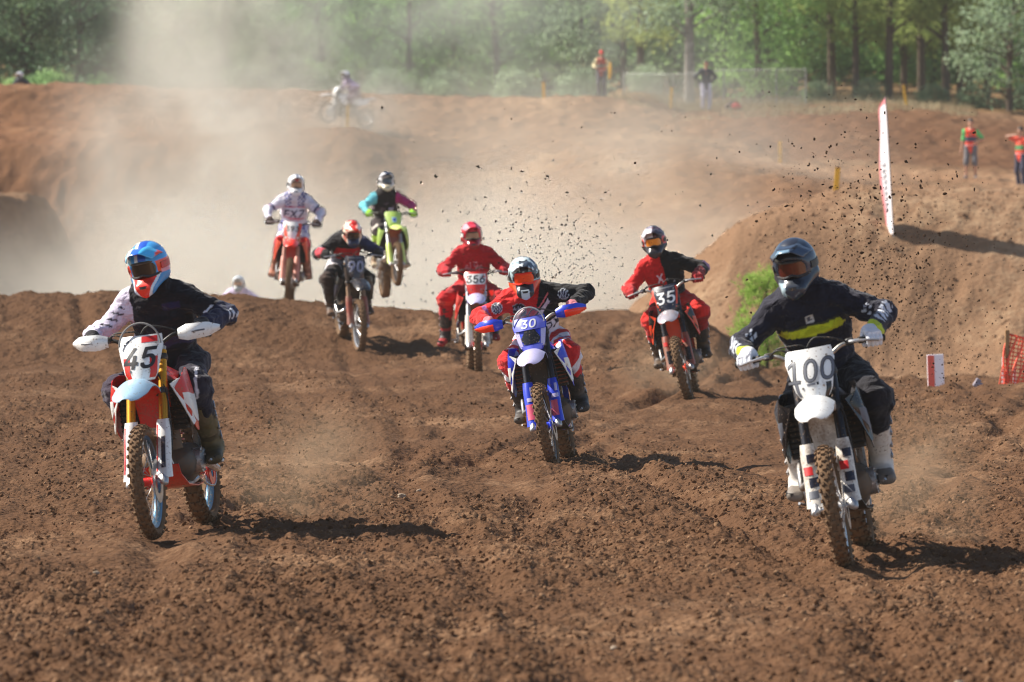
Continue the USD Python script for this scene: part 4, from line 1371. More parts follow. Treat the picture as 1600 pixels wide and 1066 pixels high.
# ----- rider 30
def j30(q):
    c = paint(len(q.P), g(206, 28, 30))
    dark = (q.l > .015 + .16 * (q.s - .7)) & (q.arm != -1)
    c[dark | (q.arm == 1)] = g(20, 21, 26)
    d = q.l - (.02 + .42 * (q.s - .62))
    c[(q.arm == 0) & (q.f > 0) & (np.abs(d) < .022) & (q.s > .42) & (q.s < .98)] = g(226, 214, 220)
    c[(q.arm == 0) & (q.f > 0) & (np.abs(d + .05) < .009) & (q.s > .5)] = g(236, 120, 120)
    low = (q.arm == 0) & (q.s < .50) & (q.l > -.04)
    c[low] = g(222, 214, 224)
    c[low & (q.f > 0) & print_mask('OX', .07, q.l - .13, (q.s - .40) * .45, .2)] = g(24, 24, 40)
    a, b = q.l + .105, (q.s - .84) * .45
    rr = np.hypot(a, b)
    m = (q.arm == 0) & (q.f > 0)
    c[m & (rr < .064)] = g(150, 146, 140)
    c[m & (rr < .056)] = g(26, 28, 34)
    c[m & (rr < .046) & (b > -.004) & (b < .004 + .018 * (np.sin(a * 160) > 0) + .012 * (np.sin(a * 410) > .3))] = g(150, 158, 170)
    c[m & (np.abs(b + .078) < .011) & (np.abs(a) < .04) & stripes(a, .02, .6)] = g(226, 226, 226)
    s = np.hypot((q.t - .42) * .30, q.tan)
    for arm in (1, -1):
        k = (q.arm == arm) & (q.out > 0)
        c[k & (s < .046)] = g(206, 212, 218)
        c[k & (s < .040)] = g(40, 44, 60)
        c[k & (s < .034) & (np.sin(q.t * 95 + q.tan * 60) > .2)] = g(190, 196, 206)
    c[(q.arm == -1) & (q.t > .66) & (q.t < .78) & (q.out > .01)] = g(150, 90, 150)
    return c


def t30(q):
    c = paint(len(q.P), g(200, 30, 34))
    w = stripes(q.t + q.out * 1.8 * 1, .42, .42, .1)
    c[w] = g(226, 222, 230)
    c[(q.leg == 0)] = g(222, 216, 226)
    c[(q.leg == 1) & print_mask('OX', .07, -q.out * 1.0 + .02, (q.t - .62) * -.42, .2)] = g(60, 80, 160)
    return c


def h30(V):
    c = paint(len(V), g(176, 200, 206))
    x, y, z = V.T
    c[(z > .03) & (np.abs(y - .01) < .034)] = g(34, 38, 46)
    c[(z > .02) & (y > .06)] = g(60, 70, 82)
    n = meshkit.fbm(V * 26 + 3, 2, 5)
    c[(z > -.02) & (n > .60)] = g(44, 54, 66)
    c[(z > -.02) & (n < .36)] = g(214, 226, 228)
    c[z < -.035] = g(34, 40, 50)
    c[(z < -.04) & (np.abs(y) > .07) & (x > -.02)] = g(235, 80, 36)
    c[(z < -.085) & (np.abs(y) < .035)] = g(196, 206, 212)
    return c


M30 = bike_matrix(866, 44.4, 5, 11)
bike30 = dict(rim=RIMBLK, hub=BLUE_PL, fork_upper=DKFORK, guard=BLUE_PL, guard_marks=[(.41, .53, -.7, .5, PINK_PL), (.55, .58, -.4, .9, LILAC_PL), (.60, .66, .3, .8, LILAC_PL)], bar=BARALU, pad=PADBLK, hoop=SILVER, screen=CLEAR, handguard=BLUE_PL, handguard_tip=NEON_OR,
              plate=BLUE_PL, plate_marks=[(-1, -.7, .1, .6, 0, LILAC_PL), (.7, 1, .1, .6, 0, LILAC_PL)], mask=BLK_GLOSS, brow=plastic('violet_blue_plastic', g(105, 112, 215), .1), number=('30', .062, INKWHITE, .2, 1.15, .80), number_edge=None, fender=LILAC_PL, liner=BLK_GLOSS,
              fender_marks=[(6, 9, 4, 12, PINK_PL), (2, 4, 3, 10, BLUE_PL), (11, 13, 3, 10, BLUE_PL)], frame=BLUE_PL, shroud=BLUE_PL, shroud2=W_PL, shroud_edge=W_PL, clutch=GOLD, skid=DARK, side=BLUE_PL, rear_fender=W_PL, steer=-1, exhaust=STEEL, louvre=RBROWN_PL)
make_bike('blue enduro bike number 30 with dark headlight mask and orange-tipped handguards', M30, bike30)
make_rider('rider on blue bike 30 in red and black jersey with orange goggles', M30,
           dict(hip=(-.32, .0, 1.02), chest=(-.10, .0, 1.39), sh_tilt=.0, head=(.17, -.005, .145), head_ypr=(3, 12, -4), elbowR=(-.6, -1, -.1), elbowL=(-.7, 1, .1), kneeL=(1, .2, .3), kneeR=(1, -.25, .3)),
           dict(jersey=j30, trousers=t30, helmet=h30, lens=L_ORANGE, boot=boots(g(32, 31, 34), g(70, 66, 64)), glove=glove(g(210, 120, 130), g(206, 40, 44)), goggle_frame=NEON_OR), -1)


# ----- rider 100
def j100(q):
    c = paint(len(q.P), g(22, 24, 42))
    band = (q.arm == 0) & (q.s > .66) & (q.s < .765)
    c[band] = g(205, 206, 40)
    c[(q.arm == 0) & (np.abs(q.s - .765) < .012)] = g(70, 72, 40)
    c[(q.arm == 0) & (q.f > 0) & (np.abs(q.l) < .022) & (np.abs(q.s - .84) < .05)] = g(206, 204, 204)
    c[(q.arm == 0) & (q.f > 0) & (np.abs(q.l) < .010) & (np.abs(q.s - .84) < .024)] = g(90, 90, 100)
    for arm in (1, -1):
        k = (q.arm == arm)
        m = k & (q.out > 0) & (((q.t > .62) & (q.t < 1.0) & (np.abs(q.tan) < .028) & stripes(q.t * 1.0 + q.tan * (3 if arm == 1 else -3), .115, .55) & (np.abs(q.tan) > .006)) | ((q.t > 1.0) & (q.t < 1.75) & (np.abs(q.tan) < .034) & stripes(q.t + q.tan * 1.5, .15, .62)))
        c[m] = g(196, 202, 216)
        c[k & (q.t > 1.93)] = g(190, 205, 60)
    return c


def t100(q):
    c = paint(len(q.P), g(17, 18, 30))
    c[(q.leg != 0) & (q.out > .05) & (np.abs(q.t - .3) < .03)] = g(190, 190, 196)
    return c


def h100(V):
    c = paint(len(V), g(44, 58, 76))
    x, y, z = V.T
    c[(z > .03) & (np.abs(y) < .05)] = g(34, 40, 54)
    c[(z < -.03)] = g(38, 46, 58)
    c[(z < -.07) & (y < -.04) & (x > .08)] = g(150, 170, 180)
    return c


def pk100(V):
    c = paint(len(V), g(44, 58, 78))
    x, y = V[:, 0], V[:, 1]
    r = np.abs(np.hypot((x - .11) * 1.2, y) - .058)
    c[(r < .006)] = g(14, 16, 20)
    c[(x > .155) & (y < .03)] = g(116, 146, 168)
    return c


def b100(q):
    c = paint(len(q.P), g(214, 208, 200))
    st = np.hypot((q.t - .72) * .3, q.f - .03)
    th = np.arctan2((q.t - .72) * .3, q.f - .03)
    c[(q.out > .01) & (st < .045 * (1 + .45 * np.cos(5 * th))) & (st > .02)] = g(34, 34, 40)
    c[(q.t > .12) & (q.t < .42) & (q.f < .05)] = g(60, 54, 50)
    c[(q.u < -.03) & (q.f > .11)] = g(120, 112, 104)
    return c


M100 = bike_matrix(1324, 30.6, 7.5, 11.5)
bike100 = dict(rim=RIMALU, hub=METAL, fork_upper=DKFORK, guard=W_DIRTY, guard_marks=[(.41, .45, -.6, .6, GREYINK), (.47, .52, -.3, .9, NAVY_PL), (.535, .58, -.8, .3, REDINK), (.60, .645, -.2, .9, NAVY_PL)], bar=BARALU, pad=PADBLK, plate=W_PL, plate_marks=[(-.98, -.80, .05, .35, .2, GREYINK), (.72, .98, .0, .28, -.2, BLK_GLOSS), (-.30, .12, .26, .30, 0, GREYINK), (.2, .3, .255, .31, 0, INK)],
               number=('100', .118, GREYINK, .12, .90, .56), number_edge=INK, fender=W_PL, liner=W_DIRTY, frame=METAL, shroud=BLK_GLOSS, shroud_edge=BLK_GLOSS, shroud2=GREYINK, side=W_PL, rear_fender=W_PL, steer=1.5, exhaust=STEEL, grip=RUBBER)
make_bike('white dirt bike with outlined 100 plate and muddy white boots of its rider beside it', M100, bike100)
make_rider('rider on bike 100 in dark helmet, navy jersey with yellow chest band and white gloves', M100,
           dict(hip=(-.32, .03, 1.04), chest=(-.11, .0, 1.475), sh_tilt=.005, head=(.155, -.005, .19), head_ypr=(-10, 9, -2), elbowR=(-.7, -.9, -.4), elbowL=(-.9, .8, -.05), kneeL=(1, .35, .2), kneeR=(1, -.1, .3)),
           dict(jersey=j100, trousers=t100, helmet=h100, peak=pk100, lens=L_RED, boot=b100, shin_plate=W_DIRTY, glove=glove(g(222, 224, 232), g(205, 212, 70)), bulk=1.03), 1.5)


# ----- rider 35
def j35(q):
    c = paint(len(q.P), g(200, 24, 26))
    c[((q.arm == 0) & (q.l > .012)) | ((q.arm == 1))] = g(20, 19, 24)
    m = (q.arm == 0) & (q.f > 0)
    c[m & print_mask('X', .085, q.l + .04, (q.s - .72) * .45)] = g(226, 200, 206)
    c[m & (q.l > .02) & (q.l < .10) & (q.s < .74) & (meshkit.noise(q.P * 40, 3) > .6)] = g(150, 148, 150)
    c[m & (q.l < .0) & (q.l > -.06) & (q.s < .40)] = g(60, 16, 22)
    c[(q.arm == 1) & (np.abs(q.t - 1.02) < .05)] = g(170, 130, 160)
    c[(q.arm == 1) & (q.t > 1.55)] = g(120, 20, 28)
    c[(q.arm == -1) & (np.abs(q.t - .95) < .03)] = g(236, 150, 140)
    return c


def t35(q):
    c = paint(len(q.P), g(206, 30, 24))
    c[(q.leg == -1) & (q.t > .35) & (q.t < .62)] = g(110, 16, 18)
    c[(q.leg == 1) & (q.t > 1.05)] = g(150, 20, 20)
    return c


def h35(V):
    x, y, z = V.T
    c = paint(len(V), g(216, 212, 220))
    c[y > .012] = g(46, 36, 44)
    n = meshkit.fbm(V * 30, 2, 8)
    c[(y <= .012) & (n > .58)] = g(150, 140, 150)
    c[(y > .012) & (n > .6)] = g(110, 60, 70)
    c[(z < .04) & (np.abs(y) > .095)] = g(225, 70, 60)
    c[z < -.04] = g(40, 34, 40)
    return c


M35 = bike_matrix(1077, 57.4, 4, 13)
bike35 = dict(rim=RIMBLK, hub=ORANGE_PL, fork_upper=DKFORK, guard=RBROWN_PL, guard_marks=[(.42, .55, -.4, .7, BLK_GLOSS), (.60, .64, -.7, .2, RED_PL)], bar=BARALU, pad=PADGREY, plate=NAVY_PL, plate_marks=[(-.8, .8, .88, .93, 0, GREYINK), (-1, -.86, .1, .9, 0, ORANGE_PL), (.86, 1, .1, .9, 0, ORANGE_PL)],
              number=('35', .112, INKWHITE, .16, 1.08, .52), fender=look('silver_fender', tuple(g(188, 180, 186)), .22, metal=.3, dirt=.15, coat=.5), liner=ORANGE_PL, frame=ORANGE_PL, shroud=BLK_GLOSS, shroud_edge=ORANGE_PL, shroud2=ORANGE_PL, side=BLK_GLOSS, rear_fender=ORANGE_PL, steer=-2, hoop=None)
bike35.pop('hoop')
make_bike('black and orange dirt bike with white 35 on dark plate', M35, bike35)
make_rider('rider on bike 35 in half red half black jersey with amber goggles', M35,
           dict(hip=(-.32, .01, 1.04), chest=(-.13, -.005, 1.45), head=(.145, -.01, .225), head_ypr=(-4, 8, -3), elbowR=(-.8, -.6, -.4), elbowL=(-.8, .7, -.1), kneeL=(1, .4, .2), kneeR=(1, -.25, .2)),
           dict(jersey=j35, trousers=t35, helmet=h35, lens=L_AMBER, boot=boots(g(52, 38, 30), g(80, 62, 46)), glove=glove(g(170, 30, 36), g(120, 22, 28)), goggle_frame=DARK), -2, .010)


# ----- rider 90
def j90(q):
    c = paint(len(q.P), g(24, 24, 30))
    m = (q.arm == 0) & (q.f > 0)
    c[m & (q.s > .48) & (q.s < .86) & (np.abs(q.l) < .17 - .12 * np.clip(.6 - q.s, 0, 1))] = g(200, 26, 30)
    c[m & (q.s < .48)] = g(104, 106, 122)
    c[m & (q.s < .5) & (meshkit.noise(q.P * 30, 6) > .62)] = g(40, 44, 60)
    c[(q.arm == 1)] = g(30, 38, 74)
    c[(q.arm == -1) & (q.t > 1.35)] = g(214, 70, 84)
    c[(q.arm == -1) & (q.t > .6) & (q.t < 1.1) & stripes(q.t + q.out, .14, .3)] = g(200, 204, 206)
    return c


def t90(q):
    c = paint(len(q.P), g(34, 26, 28))
    c[(q.leg == -1) & (q.t < .32)] = g(206, 200, 206)
    c[(q.leg == -1) & (q.t > .8)] = g(52, 34, 28)
    return c


def h90(V):
    x, y, z = V.T
    c = paint(len(V), g(226, 196, 176))
    c[(np.abs(y) < .05) & (z > .03)] = g(214, 40, 30)
    n = meshkit.fbm(V * 28, 2, 12)
    c[n > .60] = g(226, 60, 36)
    c[(n < .38)] = g(240, 226, 206)
    c[(z < -.045) & (np.abs(y) < .075)] = g(26, 32, 58)
    return c


M90 = bike_matrix(562, 72.3, -10, 2.0)
bike90 = dict(rim=RIMALU, hub=METAL, fork_upper=BRFORK, guard=RBROWN_PL, bar=BARBLK, pad=PADBLK, plate=NAVY_PL, plate_marks=[(-.7, .7, .90, .94, 0, GREYINK)], number=('90', .124, look('slate_ink', tuple(g(96, 100, 140)), .5, dirt=.05), .12, 1.0, .52), number_edge=INKWHITE, fender=BLK_GLOSS, liner=BLK_GLOSS,
              fender_marks=[(2, 5, 3, 9, INKWHITE)], frame=SILVER, shroud=BLK_GLOSS, shroud2=NAVY_PL, side=BLK_GLOSS, rear_fender=BLK_GLOSS, steer=3)
make_bike('dark navy dirt bike with outlined white 90 on its plate', M90, bike90)
make_rider('crouching rider on bike 90 in red and white helmet and black jersey with red chest', M90,
           dict(hip=(-.30, -.03, 1.0), chest=(-.08, -.005, 1.36), head=(.20, .03, .115), head_ypr=(2, 18, 0), elbowR=(-.7, -.7, -.5), elbowL=(-.7, .7, -.5), kneeR=(1, -.4, .2)),
           dict(jersey=j90, trousers=t90, helmet=h90, lens=L_DARK, boot=boots(g(58, 42, 34), g(90, 66, 50)), glove=glove(g(26, 24, 26), g(150, 50, 56))), 3, .010)


# ----- rider 356
def j356(q):
    c = paint(len(q.P), g(178, 22, 34))
    m = (q.arm == 0) & (q.f > 0)
    c[m & print_mask('ALYA', .062, q.l, (q.s - .68) * .45)] = g(196, 130, 134)
    c[m & (np.abs(q.s - .80) < .010) & (np.abs(q.l) < .06)] = g(210, 160, 160)
    c[(q.arm != 0) & (q.t > 1.2) & (q.out > 0) & stripes(q.t, .2, .3)] = g(206, 60, 64)
    return c


def t356(q):
    c = paint(len(q.P), g(182, 24, 34))
    c[(q.leg != 0) & (q.t > 1.0) & (q.t < 1.12)] = g(206, 70, 60)
    return c


def h356(V):
    x, y, z = V.T
    c = paint(len(V), g(214, 46, 66))
    c[(z > .05) & (np.abs(np.abs(y) - .045) < .006)] = g(70, 16, 26)
    c[(z > .06) & (y < -.05)] = g(240, 150, 160)
    c[z < -.03] = g(150, 22, 34)
    c[(z < .035) & (z > -.02) & (np.abs(y) > .1)] = g(60, 14, 20)
    return c


M356 = bike_matrix(747, 66.5, -3, .5)
bike356 = dict(rim=RIMALU, hub=RED_PL, fork_upper=SILVER, guard=W_DIRTY, bar=BARBLK, pad=RED_PL, plate=RED_PL, plate_marks=[(-.92, .92, .44, .90, 0, W_PL)], number=('356', .086, INK, .1, 1.02, .67), fender=LILAC_PL, liner=RBROWN_PL,
               fender_marks=[(0, 5, 1, 8, INKBLUE), (5, 10, 6, 14, ORANGE_PL)], frame=RED_PL, shroud=RED_PL, side=RED_PL, rear_fender=RED_PL, steer=-3)
make_bike('red dirt bike with white 356 plate behind the blue bike', M356, bike356)
make_rider('rider on bike 356 dressed all in red with glossy red helmet', M356,
           dict(hip=(-.32, .0, 1.03), chest=(-.14, .0, 1.44), head=(.13, -.03, .205), head_ypr=(6, 8, 3), elbowR=(-.9, -.5, -.4), elbowL=(-.9, .5, -.4), footR=(-.06, -.34, .36), toeR=(.16, -.06, -.03), kneeR=(1, -.6, .2), kneeL=(1, .5, .2)),
           dict(jersey=j356, trousers=t356, helmet=h356, lens=L_TAN, boot=boots(g(36, 26, 28), g(150, 34, 40)), glove=glove(g(186, 26, 40), g(160, 22, 34)), strap=W_PL), -3, .010)


# ----- rider FX7
def j_fx(q):
    c = paint(len(q.P), g(222, 218, 232))
    m = (q.arm == 0) & (q.f > -.02)
    chk = (((q.l + .5) / .028).astype(int) + ((q.s + .5) * .45 / .028).astype(int)) % 2 == 0
    c[m & (q.s > .84) & (np.abs(q.l) > .045) & chk] = g(36, 46, 130)
    m = (q.arm == 0) & (q.f > 0)
    c[m & (np.abs(q.s - .815) < .018) & (np.abs(q.l) < .17)] = g(196, 70, 100)
    c[m & print_mask('FX7', .118, q.l, (q.s - .585) * .45, .16)] = g(36, 30, 78)
    c[m & (np.abs(q.s - .40 - .6 * q.l ** 2) < .020) & (np.abs(q.l) < .15)] = g(206, 50, 80)
    c[m & (np.abs(q.s - .325 - .6 * q.l ** 2) < .010) & (np.abs(q.l) < .10)] = g(214, 90, 110)
    k = q.arm != 0
    c[k & (np.abs(q.t - .74) < .055)] = g(36, 34, 92)
    c[k & (np.abs(q.t - .86) < .02)] = g(200, 80, 100)
    c[k & (q.t > 1.1) & (q.t < 1.7) & (q.out > .02) & (q.out < .04) & stripes(q.t, .13, .5)] = g(70, 70, 150)
    return c


def t_fx(q):
    c = paint(len(q.P), g(218, 214, 228))
    chk = (((q.P[:, 0] + 2) / .035).astype(int) + (q.P[:, 2] / .035).astype(int)) % 2 == 0
    c[(q.t < .62) & chk] = g(42, 56, 150)
    c[(q.t > 1.05)] = g(150, 34, 44)
    c[(q.t > .92) & (q.t < 1.06)] = g(214, 70, 80)
    return c


def h_fx(V):
    x, y, z = V.T
    c = paint(len(V), g(228, 228, 230))
    c[(z > .06) & (np.abs(y) < .012)] = g(40, 46, 90)
    c[(z > .05) & (z < .075) & (np.abs(y) < .03)] = g(200, 60, 60)
    c[(z < -.05) & (np.abs(y) > .08)] = g(206, 200, 206)
    return c


MFX = bike_matrix(449, 82.5, -1, -3.5, 1, z=.545)
bikefx = dict(rim=RIMALU, hub=METAL, fork_upper=look('salmon_fork', tuple(g(190, 130, 110)), .4, dirt=.3), guard=look('salmon_guard', tuple(g(205, 130, 112)), .45, dirt=.35), bar=BARBLK, pad=PADGREY, plate=W_PL, plate_marks=[(-1, -.62, .02, .95, 0, ORANGE_PL), (.62, 1, .02, .95, 0, ORANGE_PL)], number=('393', .075, INK, .05, 1.1, .62),
              fender=NEON_OR, liner=RED_PL, frame=ORANGE_PL, shroud=ORANGE_PL, side=W_PL, rear_fender=ORANGE_PL, steer=0, cables=False)
make_bike('orange dirt bike cresting the jump under the rider in white', MFX, bikefx)
make_rider('standing rider in white helmet and white jersey lettered FX7', MFX,
           dict(hip=(-.34, .0, 1.17), chest=(-.12, .0, 1.565), head=(.11, .0, .20), head_ypr=(8, 4, 0), elbowR=(-.4, -1, -.2), elbowL=(-.4, 1, -.2), kneeL=(1, .05, .0), kneeR=(1, -.05, .0), footL=(-.13, .24, .41), footR=(-.13, -.24, .41)),
           dict(jersey=j_fx, trousers=t_fx, helmet=h_fx, lens=L_TAN, goggle_frame=look('brown_frame', tuple(g(70, 50, 40)), .5), boot=boots(g(150, 92, 68), g(176, 120, 96)), shin_plate=look('tan_shin_plate', tuple(g(156, 96, 70)), .6, dirt=.3), glove=glove(g(60, 40, 36), g(150, 110, 110)), bulk=1.06), 0, .010)


# ----- rider in turquoise and magenta sleeves
def j_gr(q):
    c = paint(len(q.P), g(30, 24, 28))
    m = (q.arm == 0) & (q.f > 0)
    c[m & (q.s < .8) & (q.s > .3) & (meshkit.noise(q.P * 22, 4) > .66)] = g(90, 70, 80)
    c[m & (np.abs(q.s - .56) < .08) & (q.l > .03) & (q.l < .11) & (np.abs(q.l - .07) < .5 * (q.s - .42))] = g(170, 160, 180)
    c[(q.arm == -1)] = g(110, 196, 210)
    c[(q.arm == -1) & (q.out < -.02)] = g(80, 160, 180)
    c[(q.arm == 1)] = g(176, 44, 110)
    return c


def t_gr(q):
    c = paint(len(q.P), g(48, 36, 38))
    c[(q.leg != 0) & (q.t > .45) & (q.t < .72) & (q.out > -.02)] = g(210, 200, 190)
    c[(q.leg != 0) & (q.t > 1.0)] = g(170, 205, 70)
    return c


def h_gr(V):
    x, y, z = V.T
    c = paint(len(V), g(220, 218, 220))
    n = meshkit.fbm(V * 24 + 4, 2, 19)
    c[(n > .53) & (z > .02)] = g(30, 34, 52)
    c[(z > .08) & (np.abs(y) < .04)] = g(36, 48, 80)
    c[z < -.06] = g(206, 196, 170)
    return c


MGR = bike_matrix(622, 88.0, -9, 1.0, 8.0, z=.742)
bikegr = dict(rim=RIMBLK, hub=METAL, fork_upper=SILVER, guard=YGREEN_PL, bar=BARBLK, pad=PADGREY, plate=GREEN_PL, plate_marks=[(-.3, .3, .3, .62, 0, LBLUE_PL), (-.18, .18, .38, .55, 0, INKBLUE)], fender=YGREEN_PL, liner=RBROWN_PL, frame=DARK, shroud=GREEN_PL, side=GREEN_PL, rear_fender=GREEN_PL, steer=2, cables=False)
make_bike('fluorescent green dirt bike in mid air with front wheel raised', MGR, bikegr)
make_rider('airborne rider with turquoise right sleeve, magenta left sleeve and bright green gloves', MGR,
           dict(hip=(-.36, -.02, 1.14), chest=(-.16, -.02, 1.55), head=(.12, .0, .20), head_ypr=(2, 4, 0), elbowR=(-.3, -1, -.1), elbowL=(-.3, 1, -.1), kneeR=(1, -.1, 0), kneeL=(1, .1, 0)),
           dict(jersey=j_gr, trousers=t_gr, helmet=h_gr, lens=L_SMOKE, boot=boots(g(140, 112, 84), g(180, 165, 140)), glove=glove(g(160, 220, 60), g(150, 205, 60))), 2, .010)

# ----- riders further back
def j_plain(base, trim):
    def f(q):
        c = paint(len(q.P), base)
        c[(q.arm == 0) & (q.s < .45)] = trim
        c[(q.arm != 0) & (np.abs(q.t - .8) < .06)] = trim
        return c
    return f


def t_plain(base):
    return lambda q: paint(len(q.P), base)


def h_plain(top, low):
    def f(V):
        c = paint(len(V), top)
        c[V[:, 2] < -.03] = low
        c[(np.abs(V[:, 1]) < .012) & (V[:, 2] > .06)] = low
        return c
    return f


def at_ground(X, D, yaw, dz=0.0):
    x = sight(X, D)
    return trimesh.transformations.translation_matrix((x, D, ground_z(x, D) + dz)) @ rot((0, 0, 1), -90 - yaw)


MFAR = bike_matrix(512, 179.5, 52, 4, 6, z=ground_z(sight(530, 180), 180) + .20)
bikefar = dict(far=True, rim=RIMALU, hub=METAL, fork_upper=SILVER, guard=W_PL, bar=BARBLK, pad=PADBLK, plate=W_PL, fender=W_PL, liner=W_PL, frame=DARK, shroud=W_PL, side=W_PL, rear_fender=W_PL, cables=False)
make_bike('far white dirt bike crossing to the left on the upper bank in dust', MFAR, bikefar, False)
make_rider('distant rider in white helmet crossing the upper bank behind a yellow stake', MFAR, dict(hip=(-.28, 0, 1.04), chest=(-.02, 0, 1.42), head=(.14, 0, .19), head_ypr=(0, 8, 0)),
           dict(jersey=j_plain(g(188, 172, 200), g(150, 130, 150)), trousers=t_plain(g(150, 130, 140)), helmet=h_plain(g(236, 236, 236), g(150, 140, 150)), lens=L_SMOKE, boot=boots(g(120, 100, 90)), glove=glove(g(150, 130, 130), g(170, 150, 170))), 0, .016, False, 'riders far behind the pack')
MH = at_ground(373, 110, 0)
MH[2, 3] = CAM_Z + (330 - 430) / FPX * 110 - 1.745
make_rider('rider in silver helmet and lilac jersey, only head and shoulders above the crest', MH, dict(hip=(-.25, 0, 1.03), chest=(-.03, 0, 1.42), head=(.15, 0, .175), head_ypr=(-4, 6, 0)),
           dict(jersey=j_plain(g(214, 200, 230), g(90, 96, 130)), trousers=t_plain(g(60, 60, 80)), helmet=h_plain(g(206, 210, 212), g(140, 146, 150)), lens=L_TAN, goggle_frame=PADGREY, boot=boots(g(60, 50, 46)), glove=glove(g(60, 60, 60), g(90, 90, 90))), 0, .012, False, 'riders far behind the pack')
MH = at_ground(33, 192.5, 20)
MH[2, 3] = CAM_Z + (330 - 112) / FPX * 192.5 - 1.745
make_rider('far rider whose white helmet shows above the left bank', MH, dict(hip=(-.25, 0, 1.03), chest=(-.03, 0, 1.42), head=(.15, 0, .175)),
           dict(jersey=j_plain(g(40, 40, 60), g(60, 60, 70)), trousers=t_plain(g(40, 40, 50)), helmet=h_plain(g(236, 236, 238), g(60, 62, 70)), lens=L_SMOKE, boot=boots(g(60, 50, 46)), glove=glove(g(40, 40, 40), g(40, 40, 40))), 0, .016, False, 'riders far behind the pack')


# ----- people standing on the banks
HAIR = look('dark_hair', (.03, .02, .014), .6, dirt=0)


